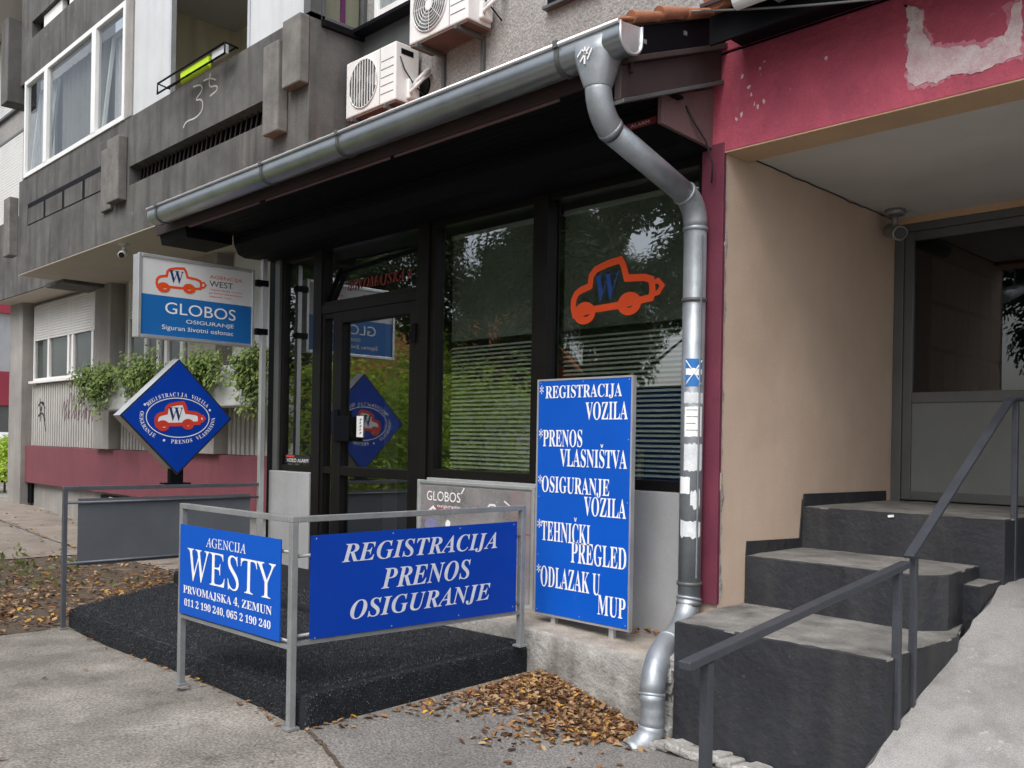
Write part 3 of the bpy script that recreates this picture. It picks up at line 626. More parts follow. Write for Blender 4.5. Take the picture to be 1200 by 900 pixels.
rect_loft([(-3.195, 3.735, 3.57, .13, .094, 6), (-3.195, 3.735, 3.50, .122, .092, 5), (-3.195, 3.735, 3.36, .08, .08, 2.4), (-3.195, 3.735, 3.335, .075, .075, 2)]).build('funnel', M['galv'], dp)
mb = MB()
for a, b_ in (((-.05, .0), (-.02, .03)), ((-.02, .03), (.02, .0)), ((-.03, -.03), (.03, .03)), ((0, -.05), (.0, .04)), ((.02, -.03), (.05, .02))):
    mb.bar((-3.21+a[0], 3.640, 3.49+a[1]), (-3.21+b_[0], 3.640, 3.49+b_[1]), .008, .006, (0, 1, 0))
mb.build('paint_mark', M['letter'], dp)
def arc(p0, p1, p2, n=8): 
    p0, p1, p2 = Vector(p0), Vector(p1), Vector(p2); return [(p0*(1-t)**2 + p1*2*t*(1-t) + p2*t*t) for t in [i/n for i in range(n+1)]]
A = (-3.195, 3.735, 3.36); top_el = arc(A, (-3.195, 3.745, 3.16), (-3.197, 3.93, 3.10))
low_el = arc((-3.2, 4.50, 2.985), (-3.2, 4.66, 2.93), (-3.2, 4.66, 2.74))
# slant section runs down and back towards the wall
top_el = arc(A, (-3.195, 3.74, 3.20), (-3.196, 3.86, 3.135), 8)
low_el = arc((-3.2, 4.53, 2.945), (-3.2, 4.655, 2.905), (-3.2, 4.66, 2.76), 8)
MB().tube(top_el, .072, 22).build('upper_elbow', M['galv'], dp)
MB().tube([top_el[-1], low_el[0]], .068, 22).build('slant_pipe', M['galv'], dp)
MB().tube(low_el, .072, 22).build('wall_elbow', M['galv'], dp)
MB().tube([low_el[-1], (-3.2, 4.66, .52)], .068, 24).build('vertical_pipe', M['galv'], dp)
for z in (2.32, .62, .50): MB().tube([(-3.2, 4.66, z-.012), (-3.2, 4.66, z-.01), (-3.2, 4.66, z+.01), (-3.2, 4.66, z+.012)], [.070, .076, .076, .070], 22).box(-3.215, -3.185, 4.73, 4.782, z-.012, z+.012).build('clamp', M['greymetal'], dp)
sw = arc((-3.2, 4.66, .53), (-3.2, 4.64, .36), (-3.13, 4.36, .31), 7) + arc((-3.13, 4.36, .31), (-3.07, 4.14, .27), (-3.05, 4.105, .08), 7)[1:]
MB().tube(sw, [.068]*8 + [.070]*7, 22).build('offset_pipe', M['galv'], dp)
mb = MB(); lp = [(-3.05, 4.105, .09), (-3.049, 4.105, .06), (-3.05, 4.11, .03), (-3.048, 4.112, 0), (-3.05, 4.106, -.03), (-3.049, 4.11, -.06), (-3.05, 4.105, -.10)]
mb.tube(lp, [.073, .071, .062, .068, .064, .069, .072], 22); mb.build('dented_pipe', M['galv'], dp)
sp = arc((-3.05, 4.105, -.09), (-3.05, 4.10, -.19), (-3.09, 3.96, -.225), 8)
mb = MB(); mb.tube(sp, .072, 22, cap=False); o = mb.build('outlet_spout', M['galv'], dp, recalc=False); sd = o.modifiers.new('thick', 'SOLIDIFY'); sd.thickness = .004; sd.offset = -1
for p, q in ((top_el[0], top_el[1]), (top_el[-2], top_el[-1]), (low_el[0], low_el[1]), (low_el[-1], low_el[-1] + Vector((0, 0, -.03)))):
    d_ = (q-p).normalized(); MB().tube([p, p+d_*.004, p+d_*.020, p+d_*.024], [.071, .0755, .0755, .071], 22).build('joint_ring', M['galv'], dp)
for p in (sw[0], sw[7], sw[-1]):
    k_ = sw.index(p); d_ = (sw[min(k_+1, len(sw)-1)] - sw[max(k_-1, 0)]).normalized(); MB().tube([p-d_*.008, p-d_*.004, p+d_*.006, p+d_*.010], [.070, .0765, .0765, .070], 22).build('joint_ring', M['galv'], dp)
MB().box(-3.136, -3.128, 4.628, 4.636, .66, 2.70).build('seam', M['galv'], dp)
# stickers wrapped on the pipe
def pipe_patch(z0, z1, a0, a1, mat, nm, ragged=0, par=dp, rr=.0692):
    mb = MB(); nn = 10; r = random.Random(int(z0*1000))
    for j, z in enumerate((z0, z1)):
        for k in range(nn+1):
            a = R(a0 + (a1-a0)*k/nn); q = r.uniform(-ragged, ragged); mb.v.append((-3.2 + rr*math.cos(a), 4.66 + rr*math.sin(a), z+q))
    for k in range(nn): mb.f.append((k, k+1, nn+2+k, nn+1+k)); mb.sm.append(True); mb.mi.append(0)
    o = mb.build(nm, mat, par, recalc=False); return o
sb_ = pipe_patch(1.80, 1.965, -95, -5, M['stickb'], 'blue_sticker')
pipe_patch(1.868, 1.905, -92, -8, M['letter'], 'sticker_band', .004, sb_, .0696)
for a0, a1, z0, z1 in ((-92, -8, 1.81, 1.955), (-8, -92, 1.81, 1.955)):
    mb = MB(); mb.tube([(-3.2 + .0694*math.cos(R(a0+(a1-a0)*k/10)), 4.66 + .0694*math.sin(R(a0+(a1-a0)*k/10)), z0+(z1-z0)*k/10) for k in range(11)], .0035, 6); mb.build('sticker_cross', M['letter'], sb_)
pipe_patch(1.70, 1.765, -100, 5, M['stick'], 'paper_sticker', .006); pipe_patch(1.50, 1.68, -95, -2, M['letter'], 'paper_sticker', .003)
pipe_patch(1.30, 1.46, -95, 5, M['stick'], 'paper_sticker', .008); pipe_patch(1.16, 1.26, -120, -62, M['letter'], 'paper_sticker', .002)
pipe_patch(1.08, 1.18, -58, -5, M['stick'], 'torn_sticker', .02); pipe_patch(.90, 1.00, -112, 2, M['stick'], 'torn_sticker', .012)
for z0, z1, a0, a1 in ((1.66, 1.66, -85, -30), (1.62, 1.62, -85, -20), (1.58, 1.58, -85, -40), (1.54, 1.54, -85, -25)):
    mb = MB(); mb.tube([(-3.2 + .0694*math.cos(R(a0+(a1-a0)*k/8)), 4.66 + .0694*math.sin(R(a0+(a1-a0)*k/8)), z0) for k in range(9)], .002, 5); mb.build('sticker_print', M['cable'], dp)

# ------------------------------------------------------------------ TALL BLUE LIST BOARD on legs
bd = thing('service_board', 'tall blue board listing services in white capitals, standing on two legs', 'sign', (-3.83, 4.39, .26))
BX0, BX1, BZ0, BZ1, BY = -4.222, -3.440, .335, 1.858, 4.385
MB().box(BX0+.004, BX1-.004, BY, BY+.012, BZ0+.004, BZ1-.004).build('panel', M['blue'], bd)
MB().frame(BX0-.006, BX1+.006, BZ0-.012, BZ1+.006, BY-.004, BY+.03, .012).build('edge_frame', M['alu'], bd)
for X in (-4.07, -3.585): MB().box(X-.018, X+.018, BY+.013, BY+.045, .255, 1.4).build('leg', M['alu'], bd, bevel=.002)
tp = Plane((BX0, BY, BZ1), (1, 0, 0), (0, 0, 1), (0, -1, 0)); W, H = BX1-BX0, BZ1-BZ0
for body, u0, u1, v0, v1, ca in (('REGISTRACIJA', .085, .90, .025, .085, ()), ('VOZILA', .53, .96, .098, .172, ()), ('PRENOS', .065, .50, .212, .285, ()), ('VLASNIŠTVA', .26, .96, .292, .368, (6,)),
                                 ('OSIGURANJE', .06, .79, .41, .488, ()), ('VOZILA', .53, .96, .486, .566, ()), ('TEHNIČKI', .065, .60, .602, .688, (5,)), ('PREGLED', .40, .97, .678, .767, ()),
                                 ('ODLAZAK U', .065, .71, .795, .885, ()), ('MUP', .69, .97, .88, .962, ())):
    mb = MB(); pb = SB(body.replace('Š', 'S').replace('Č', 'C')); text(mb, tp, pb, (u0*W, -v1*H, u1*W, -v0*H), d=.0015, carons=ca); mb.build('lettering', M['letter'], bd)
for v in (.025, .212, .41, .602, .795): mb = MB(); text(mb, tp, '*', (.018*W, -(v+.034)*H, .062*W, -(v-.004)*H), d=.0015); mb.build('asterisk', M['letter'], bd)
mb = MB()
for u in (.03, .5, .97):
    for v in (.012, .25, .5, .75, .985):
        if u != .5 or v in (.012, .985): disc(mb, tp, (u*W, -v*H), .004, d=.0018, n=8)
mb.build('rivet', M['alu'], bd)

# ------------------------------------------------------------------ low weathered sign leaning at the wall
ws = thing('weathered_sign', 'weathered grey metal sign with faded white lettering against the shop wall', 'sign', (-5.1, 4.65, .28))
MB().box(-5.79, -4.50, 4.655, 4.72, .28, 1.13).build('back_box', M['alu'], ws, bevel=.03, seg=3)
MB().box(-5.755, -4.535, 4.648, 4.656, .31, 1.098).build('face', M['scratch'], ws, bevel=.002)
MB().frame(-5.80, -4.49, .27, 1.14, 4.64, 4.665, .03).build('rim', M['alu'], ws, bevel=.006)
tp = Plane((0, 4.648, 0), (1, 0, 0), (0, 0, 1), (0, -1, 0)); mb = MB(); text(mb, tp, 'GLOBOS', (-5.68, .98, -5.28, 1.055)); mb.build('lettering', M['letter'], ws); mb = MB(); text(mb, tp, "osiguranje", (-5.55, .925, -5.28, .955)); mb.build('lettering', M['letter'], ws); mb = MB()
ribbon(mb, tp, [(-5.27, 1.05), (-5.25, 1.075), (-5.235, 1.095)], .012); ribbon(mb, tp, [(-4.98, .955), (-4.95, .985), (-4.90, .985), (-4.87, .955)], .014)
mb.build('logo_scrap', M['letter'], ws)
mb = MB(); tpx = Plane((0, 4.6475, 0), (1, 0, 0), (0, 0, 1), (0, -1, 0))
def blob(mb, pl, c, ru, rv, seed, d=0, n=22):
    r = random.Random(seed); mb.add([pl(c[0]+ru*math.cos(6.283*k/n)*r.uniform(.6, 1.1), c[1]+rv*math.sin(6.283*k/n)*r.uniform(.6, 1.1), d) for k in range(n)], [tuple(range(n))]); return mb
blob(mb, tpx, (-5.42, .92), .2, .035, 1); blob(mb, tpx, (-4.75, .80), .22, .05, 2); mb.build('red_remnant', surf('faded_red', (.30, .10, .11), (.24, .10, .11), 8, .5, 0), ws)
mb = MB(); blob(mb, tpx, (-5.62, .78), .09, .08, 3); blob(mb, tpx, (-4.62, .62), .07, .09, 4); mb.build('blue_remnant', surf('faded_blue', (.16, .16, .34), (.2, .2, .3), 8, .5, 0), ws)
mb = MB(); blob(mb, tpx, (-5.42, .80), .03, .055, 5, .0005); ribbon(mb, tpx, [(-5.66, .89), (-5.60, .93), (-5.54, .88)], .02, .0005); ribbon(mb, tpx, [(-4.80, 1.02), (-4.70, .97)], .01, .0005); mb.build('white_scrap', M['letter'], ws)

# ------------------------------------------------------------------ BARRIER RAILINGS
br = thing('front_railing', 'grey steel railing at the platform corner carrying two blue boards', 'railing', (-4.03, 2.45, 0))
def post(par, x, y, z0, z1, m_, w=.036, foot=True):
    o = MB().box(x-w/2, x+w/2, y-w/2, y+w/2, z0, z1).build('post', m_, par, bevel=.003)
    if foot: MB().box(x-.033, x+.033, y-.033, y+.033, z0-.002, z0+.010).build('foot_plate', M['rail'], o)
post(br, -5.173, 2.41, 0.003, 1.03, M['rail']); post(br, -4.027, 2.447, 0.004, 1.03, M['rail']); post(br, -4.035, 4.065, .186, 1.03, M['rail'])
MB().bar((-5.191, 2.41, 1.045), (-4.046, 2.447, 1.045), .036, .03).build('rail', M['rail'], br, bevel=.003)
MB().bar((-4.027, 2.429, 1.0455), (-4.035, 4.083, 1.043), .036, .03).build('rail', M['rail'], br, bevel=.003)
for z in (.88, .435): MB().tube([(-5.16, 2.413, z), (-4.04, 2.449, z)], .009, 8).build('crossbar', M['rail'], br)
for z, z2 in ((.86, .87), (.462, .452)): MB().tube([(-4.03, 2.46, z), (-4.037, 4.05, z2)], .009, 8).build('crossbar', M['rail'], br)
MB().bar((-4.03, 2.465, .425), (-4.037, 4.05, .395), .03, .02).build('lower_rail', M['rail'], br)
MB().bar((-5.155, 2.41, .408), (-4.045, 2.447, .408), .03, .02).build('lower_rail', M['rail'], br)

ab = thing('agency_board', 'blue board with agency name, address and phone numbers on the railing', 'sign', (-4.63, 2.42, .68))
p0, p1 = Vector((-5.155, 2.385, 0)), Vector((-4.10, 2.420, 0)); ud = (p1-p0).normalized(); nd = Vector((ud.y, -ud.x, 0)); W = (p1-p0).length; H = .512
MB().obox(((p0+p1)/2) + Vector((0, 0, .685)) - nd*.003, ud*W/2, nd*.003, Vector((0, 0, H/2))).build('panel', M['blue'], ab)
tp = Plane((p0.x, p0.y, .941), ud, (0, 0, 1), nd); mb = MB()
for q_, bx, sh_ in ((SR('AGENCIJA'), (.284*W, -.205*H, .686*W, -.10*H), -.26), (SR('WESTY'), (.085*W, -.61*H, .96*W, -.245*H), -.26), (SB('PRVOMAJSKA 4, ZEMUN'), (.045*W, -.775*H, .93*W, -.672*H), 0), (SB('011 2 190 240, 065 2 190 240'), (.058*W, -.915*H, .922*W, -.82*H), 0)):
    mb = MB(); text(mb, tp, q_, bx, shear=sh_, d=.0012); mb.build('lettering', M['letter'], ab)
rb = thing('registration_board', 'wide blue board with three lines of slanted white capitals on the railing', 'sign', (-4.0, 3.27, .68))
q0, q1 = Vector((-4.005, 2.535, 0)), Vector((-4.012, 4.0, 0)); ud = (q1-q0).normalized(); nd = Vector((ud.y, -ud.x, 0)); W = (q1-q0).length; H = .535
mb = MB(); c = [(q0, .962, .440), (q1, .963, .412)]
mb.add([Vector((p.x, p.y, z)) + nd*k for k in (0, -.006) for p, zt, zb in c for z in (zt, zb)], [(0, 1, 3, 2), (4, 6, 7, 5), (0, 2, 6, 4), (1, 5, 7, 3), (0, 4, 5, 1), (2, 3, 7, 6)]); mb.build('panel', M['blue2'], rb)
tp = Plane((q0.x, q0.y, .962), ud, (0, 0, 1), nd)
for q_, bx in (('REGISTRACIJA', (.126*W, -.305*H, .885*W, -.10*H)), ('PRENOS', (.30*W, -.585*H, .74*W, -.375*H)), ('OSIGURANJE', (.165*W, -.87*H, .85*W, -.66*H))): mb = MB(); text(mb, tp, SI(q_), bx, d=.0012); mb.build('lettering', M['letterw'], rb)
for u in (.02, .35, .68, .98):
    for v in (.03, .97): mb = MB(); disc(mb, tp, (u*W, -v*H), .0045, d=.0015, n=8); mb.build('screw', M['alu'], rb)

lr = thing('side_railing', 'dark grey railing with hung grey board at the platform left side', 'railing', (-8.3, 3.7, -.2))
SX = -8.30
post(lr, SX, 2.81, -.214, .97, M['railbk'])
MB().bar((SX, 2.79, .985), (SX, 4.625, .985), .04, .034).build('rail', M['railbk'], lr, bevel=.003)
for z in (.862, .343): MB().tube([(SX+.008, 2.82, z), (SX+.008, 4.625, z)], .0115, 8).build('crossbar', M['railbk'], lr)
MB().obox((SX-.007, 3.735, .605), (0, .815, 0), (.003, 0, 0), (0, 0, .29)).build('board', M['panelgrey'], lr)
sp_ = thing('sign_pole', 'slim pale steel pole beside the shop corner holding the light box', 'pole', (SX, 4.65, 0))
MB().box(SX-.025, SX+.025, 4.63, 4.68, -.05, 3.222).build('pole', M['alu'], sp_, bevel=.003)
for z in (2.98, 2.50): MB().box(SX-.04, SX+.04, 4.562, 4.69, z-.03, z+.03).build('clamp', M['black'], sp_, bevel=.004)

# light-box sign
lb = thing('lightbox_sign', 'white and blue light-box sign with car emblem on the slim pole', 'sign', (SX, 3.98, 2.72))
MB().box(SX-.14, SX-.017, 3.41, 4.555, 2.345, 3.098).build('case', M['alu'], lb, bevel=.006)
MB().framex(3.404, 4.561, 2.339, 3.104, SX-.023, SX+.002, .032).build('rim', M['alu'], lb, bevel=.004)
LX = SX-.009; FY0, FY1, FZ0, FZ1 = 3.434, 4.531, 2.369, 3.074; W = FY1-FY0; H = FZ1-FZ0; zs = FZ1 - .475*H
MB().box(LX-.01, LX, FY0, FY1, zs, FZ1).build('white_face', M['boxwhite'], lb); MB().box(LX-.01, LX, FY0, FY1, FZ0, zs-.0005).build('blue_face', M['boxblue'], lb)
tp = Plane((LX, FY0, FZ1), (0, 1, 0), (0, 0, 1), (1, 0, 0))
stt, fl, fx, fy = car_icon(tp, (.115*W, -.435*H, .565*W, -.07*H), 26, .0015); stt.build('car_outline', M['decal'], lb)
mb = MB(); text(mb, tp, SB('W'), (fx(215), fy(310), fx(350), fy(160)), d=.0015); mb.build('emblem_letter', M['navy'], lb)
for q_, bx, nm, m_ in (('AGENCIJA', (.595*W, -.175*H, .905*W, -.115*H), 'red_lettering', 'red'), ('registracija vozila', (.595*W, -.325*H, .905*W, -.295*H), 'red_lettering', 'red'), ('prenos vlasništva', (.595*W, -.372*H, .905*W, -.342*H), 'red_lettering', 'red'), ('osiguranje vozila', (.595*W, -.418*H, .80*W, -.389*H), 'red_lettering', 'red'),
                     ('WEST', (.595*W, -.27*H, .815*W, -.19*H), 'black_lettering', 'blackl'), ('GLOBOS', (.205*W, -.70*H, .845*W, -.55*H), 'white_lettering', 'letter'), ('OSIGURANJE', (.39*W, -.82*H, .83*W, -.755*H), 'white_lettering', 'letter'), ('Siguran životni oslonac', (.18*W, -.93*H, .825*W, -.85*H), 'white_lettering', 'letter')):
    tot = rawtext(q_)[0]; X0 = min(v[0] for v in tot); X1 = max(v[0] for v in tot); pos = 0
    for wd in q_.split(' '):                               # one part per word, each on its own stretch of the line
        i = q_.index(wd, pos); pos = i + len(wd); xe = max(v[0] for v in rawtext(q_[:pos])[0]); xb = xe - (max(v[0] for v in rawtext(wd)[0]) - min(v[0] for v in rawtext(wd)[0]))
        ys = [v[1] for v in tot]; yw = [v[1] for v in rawtext(wd)[0]]; U = lambda x: bx[0] + (x-X0)/(X1-X0)*(bx[2]-bx[0]); V = lambda y: bx[1] + (y-min(ys))/(max(ys)-min(ys))*(bx[3]-bx[1])
        mb = MB(); text(mb, tp, wd, (U(xb), V(min(yw)), U(xe), V(max(yw))), d=.0015); mb.build(nm, M[m_], lb)

# diamond sign
dm = thing('diamond_sign', 'blue diamond-shaped sign with red and white car emblem above the side railing', 'sign', (SX, 3.80, 1.0))
cy, cz, hh = 3.80, 1.629, .542; KD = 1.153
D = [(cy, cz+hh), (cy+hh, cz), (cy, cz-hh), (cy-hh, cz)]
mb = MB(); mb.prism(D, 'yz', SX-.15, SX-.012); mb.build('case', M['alu'], dm, bevel=.003)
mb = MB(); k_ = .985; mb.prism([(cy+(y-cy)*k_*1.01, cz+(z-cz)*k_*1.01) for y, z in D], 'yz', SX-.0125, SX-.006); mb.build('edge', M['blackl'], dm)
mb = MB(); k_ = .955; mb.prism([(cy+(y-cy)*k_, cz+(z-cz)*k_) for y, z in D], 'yz', SX-.0065, SX-.002); mb.build('face', M['blue2'], dm)
MB().box(SX-.075, SX-.013, cy-.062, cy+.062, 1.015, 1.16).box(SX-.10, SX+.015, cy-.125, cy+.125, 1.003, 1.016).build('mount', M['black'], dm)
tp = Plane((SX-.002, cy, cz), (0, KD, 0), (0, 0, KD), (1, 0, 0))
mb = MB(); ribbon(mb, tp, [(.262*math.cos(6.2832*k/64), -.006+.158*math.sin(6.2832*k/64)) for k in range(64)], .007, .0012, True)
for (a, b_) in ((-.275, .09), (.268, .065), (-.115, -.19)): disc(mb, tp, (a, b_), .010, d=.0012)
def ringtext(mb, s, a0, a1, ru, rv, hgt, inward=False):
    n = len(s)
    for i, ch in enumerate(s):
        if ch == ' ': continue
        a = R(a0 + (a1-a0)*(i+.5)/n); c = (ru*math.cos(a), -.006+rv*math.sin(a)); nx_, ny_ = rv*math.cos(a), ru*math.sin(a); l = math.hypot(nx_, ny_); nx_, ny_ = nx_/l, ny_/l
        if inward: nx_, ny_ = -nx_, -ny_
        vs, fs = rawtext(SB(ch)); xs = [v[0] for v in vs]; ys = [v[1] for v in vs]; mx = (min(xs)+max(xs))/2; my = .34; k = hgt/.68; kx = k*.85
        mb.add([tp(c[0] + (v[0]-mx)*kx*ny_ + (v[1]-my)*k*nx_, c[1] - (v[0]-mx)*kx*nx_ + (v[1]-my)*k*ny_, .0012) for v in vs], fs)
ringtext(mb, 'REGISTRACIJA VOZILA', 150, 32, .296, .188, .031); ringtext(mb, 'PRENOS VLASNIŠTVA'.replace('Š', 'S'), 258, 362, .298, .194, .031, True); ringtext(mb, 'OSIGURANJE', 168, 232, .300, .194, .030, True)
mb.build('lettering', M['letter'], dm)
stt, fl, fx, fy = car_icon(tp, (-.195, -.118, .225, .122), 38, .0014)
stt.build('car_outline', M['red'], dm); fl.build('car_body', M['letter'], dm)
mb = MB(); text(mb, tp, SB('W'), (fx(215), fy(322), fx(355), fy(170)), d=.0016); mb.build('emblem_letter', M['navy'], dm)

# ------------------------------------------------------------------ PORCH of the neighbouring entrance (right)
po = thing('entrance_porch', 'pink-fronted entrance porch with beige side wall and glazed metal door', 'porch', (-1.5, 6, 0))
def gridwall(name, mat, f, nu, nv, par, amp=.0015):      # slightly uneven rendered wall: f(u,v)->point, displaced along a normal
    mb = MB(); r = random.Random(len(name))
    mb.v = [f(i/nu, j/nv, r.uniform(-amp, amp)) for j in range(nv+1) for i in range(nu+1)]
    mb.f = [(j*(nu+1)+i, j*(nu+1)+i+1, (j+1)*(nu+1)+i+1, (j+1)*(nu+1)+i) for j in range(nv) for i in range(nu)]; mb.sm = [True]*len(mb.f); mb.mi = [0]*len(mb.f)
    return mb.build(name, mat, par)
MB().box(-3.205, -3.065, 4.765, 7.3, -.2, 3.30).build('side_wall_core', M['beige'], po)
gridwall('side_wall', M['beige'], lambda u, v, d: (-3.06+d*1.5, 4.752+2.45*u, .30+2.95*v), 24, 30, po)
MB().box(-3.212, -3.058, 4.735, 4.764, .50, 3.262).build('burgundy_pilaster', M['burg'], po, bevel=.003)
mb = MB(); r = random.Random(9); e = [(4.7645, .52)]; w_ = .01      # worn bare arris between burgundy and beige paint
for k in range(150):
    w_ = max(.002, w_*.8 + r.gauss(.0016, .004)); e.append((4.7645 + w_*(1.6 if k < 40 else .9), .52 + k*.0175))
e.append((4.7645, 3.14)); mb.prism(e, 'yz', -3.0575, -3.0555); mb.build('worn_arris', M['plaster'], po)
# pink beam, with recess line and upper band
MB().box(-3.165, 1.6, 4.74, 5.0, 3.205, 3.788).build('beam', M['pink'], po, bevel=.006)
MB().box(-3.15, 1.6, 4.747, 5.0, 3.7885, 3.802).build('shadow_joint', M['black'], po)
MB().box(-3.165, 1.6, 4.738, 5.0, 3.803, 4.6).build('upper_band', M['pink'], po, bevel=.004)
MB().box(-3.215, -3.168, 4.745, 4.8, 3.262, 3.8).build('beam_end', M['plaster'], po, bevel=.006)
def jag(mb, outline, y, seed, amp, step=.03, th=.0025):
    r = random.Random(seed); pts = []; wob = [0, 0]
    for i in range(len(outline)):
        a, b_ = Vector(outline[i]), Vector(outline[(i+1) % len(outline)]); n = max(1, int((b_-a).length/step))
        for k in range(n):
            p = a.lerp(b_, k/n); wob[0] = wob[0]*.72 + r.gauss(0, amp*.55); wob[1] = wob[1]*.72 + r.gauss(0, amp*.55); pts.append((p.x + wob[0], p.y + wob[1]))
    mb.prism(pts, 'xz', y-th, y); return mb
mb = MB(); jag(mb, [(-1.975, 3.72), (-1.93, 3.69), (-1.902, 3.676), (-1.905, 3.62), (-1.887, 3.55), (-1.86, 3.49), (-1.802, 3.448), (-1.70, 3.43), (-1.621, 3.408), (-1.55, 3.42), (-1.514, 3.43), (-1.50, 3.48), (-1.489, 3.56), (-1.452, 3.56), (-1.452, 3.45), (-1.449, 3.32), (-1.55, 3.315), (-1.658, 3.294), (-1.75, 3.315), (-1.83, 3.285), (-1.925, 3.293), (-1.965, 3.334), (-1.972, 3.5)], 4.7395, 4, .010, .012, .005); mb.build('bare_patch', M['peel'], po)
mb = MB(); jag(mb, [(-1.99, 3.74), (-1.90, 3.69), (-1.895, 3.62), (-1.872, 3.55), (-1.845, 3.50), (-1.79, 3.462), (-1.70, 3.446), (-1.62, 3.425), (-1.55, 3.438), (-1.505, 3.45), (-1.505, 3.58), (-1.44, 3.59), (-1.438, 3.45), (-1.44, 3.30), (-1.55, 3.298), (-1.658, 3.276), (-1.75, 3.297), (-1.83, 3.268), (-1.935, 3.275), (-1.985, 3.32), (-1.99, 3.5)], 4.7398, 17, .014, .012, .0012); mb.build('faded_edge', M['peel2'], po)
mb = MB(); r = random.Random(12)
for c in ((-2.95, 3.62), (-2.83, 3.64), (-2.80, 3.67), (-2.88, 3.50), (-2.86, 3.44), (-2.84, 3.42), (-2.95, 3.40), (-2.98, 3.38), (-2.80, 3.44), (-2.90, 3.55), (-2.42, 3.58)):
    jag(mb, [(c[0]+a*r.uniform(.004, .013), c[1]+b_*r.uniform(.004, .018)) for a, b_ in ((-.7, -.7), (0, -1), (.7, -.7), (1, 0), (.7, .7), (0, 1), (-.7, .7), (-1, 0))], 4.7395, int(c[0]*100), .003, .008, .0015)
mb.build('paint_chip', M['peel'], po)
MB().box(-3.06, 1.6, 5.0005, 7.3, 3.235, 3.30).build('ceiling', M['ceil'], po)
MB().box(-3.057, 1.6, 4.7405, 5.0, 3.197, 3.2045).build('beam_underside', M['orange_strip'], po)
MB().box(-3.06, 1.6, 7.14, 7.3, 3.185, 3.2345).build('door_lintel', M['orange_strip'], po)
MB().box(.9, 1.0, 5.0, 7.3, -.1, 3.234).build('far_side_wall', M['beige'], po)
mb = MB(); r = random.Random(4); pts = [(-3.055, 5.02 + k*.09, 3.232 - abs(r.gauss(0, .006))) for k in range(24)]; mb.tube(pts, .004, 5); mb.build('ceiling_crack', M['cableb'], po)
# doors
df = thing('porch_door', 'grey metal entrance door with dark glass and solid lower panel in the porch', 'door', (-2, 7.2, 1.04))
MB().box(-3.058, -2.985, 7.15, 7.25, 1.03, 3.184).box(-2.985, .9, 7.15, 7.25, 3.125, 3.184).box(-1.35, -1.27, 7.15, 7.25, 1.03, 3.125).build('frame', M['greymetal'], df, bevel=.004)
MB().frame(-2.983, -1.352, 1.06, 3.123, 7.165, 7.225, .068).box(-2.915, -1.42, 7.168, 7.222, 1.805, 1.885).build('leaf_frame', M['greymetal'], df, bevel=.004)
MB().box(-2.92, -1.415, 7.185, 7.205, 1.12, 1.81).build('lower_panel', M['doorpanel'], df)
MB().box(-2.92, -1.415, 7.19, 7.198, 1.88, 3.06).build('pane', M['gporch'], df)
MB().box(-1.27, .9, 7.19, 7.198, 1.06, 3.12).build('side_pane', M['gporch'], df)
# dim hall behind the door with letterboxes
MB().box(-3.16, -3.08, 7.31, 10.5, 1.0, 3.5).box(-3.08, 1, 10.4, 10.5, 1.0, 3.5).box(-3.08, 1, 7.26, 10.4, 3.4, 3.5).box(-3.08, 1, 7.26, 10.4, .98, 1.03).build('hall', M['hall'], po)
lbx = thing('letterbox_bank', 'dark bank of letterboxes on the hall wall behind the porch door', 'letterboxes', (-3.0, 8.3, 1.6))
MB().box(-3.078, -2.90, 7.45, 9.6, 1.5, 3.0).build('case', M['black'], lbx)
for i in range(8):
    for j in range(4): MB().box(-2.899, -2.892, 7.48+i*.265, 7.72+i*.265, 1.53+j*.37, 1.86+j*.37).build('flap', M['greymetal'], lbx, bevel=.003)

# steps
sp = thing('entrance_steps', 'dark painted concrete steps with worn grey treads up to the porch', 'steps', (-2.4, 4.3, 0))
def step(poly, z0, z1, seed, cut=None):
    r = random.Random(seed); pts = []
    for i in range(len(poly)):
        a, b_ = Vector(poly[i]), Vector(poly[(i+1) % len(poly)]); n = max(2, int((b_-a).length/.06))
        for k in range(n): p = a.lerp(b_, k/n); pts.append((p.x + r.uniform(-.0012, .0012), p.y + r.uniform(-.0012, .0012)))
    n = len(pts); mb = MB()
    cx = sum(p[0] for p in pts)/n; cy_ = sum(p[1] for p in pts)/n
    mb.v = [(x, y, z0) for x, y in pts] + [(x, y, z1-.006+r.uniform(-.0035, .0025)) for x, y in pts] + [(x+(cx-x)*.012, y+(cy_-y)*.02, z1+r.uniform(-.003, .003)) for x, y in pts]
    for i in range(n):
        k = (i+1) % n; mb.f += [(i, k, n+k, n+i), (n+i, n+k, 2*n+k, 2*n+i)]; mb.sm += [False]*2; mb.mi += [0, 1 if r.random() < .12 else 0]
    mb.f.append(tuple(2*n+i for i in range(n))); mb.sm.append(False); mb.mi.append(1)
    return mb.build('step', [M['riser'], M['tread']], sp)
step([(-2.985, 4.215), (-1.80, 4.20), (-1.80, 4.55), (-1.775, 5.0), (-1.90, 5.45), (-1.93, 5.78), (-3.058, 5.78), (-3.058, 4.73), (-3.05, 4.6)], -.4, .478, 1)
step([(-3.056, 5.045), (-1.99, 5.02), (-1.88, 5.15), (-1.90, 5.45), (-1.93, 5.77), (-3.056, 5.77)], .47, .775, 2)
step([(-3.055, 5.755), (-1.79, 5.745), (-1.79, 7.14), (-3.055, 7.14)], .5, 1.05, 3)
step([(-1.925, 5.42), (-1.805, 5.40), (-1.805, 5.74), (-1.925, 5.74)], .2, .70, 4)
MB().box(-1.785, .88, 6.2, 7.14, .3, 1.045).build('landing', M['riser'], sp)
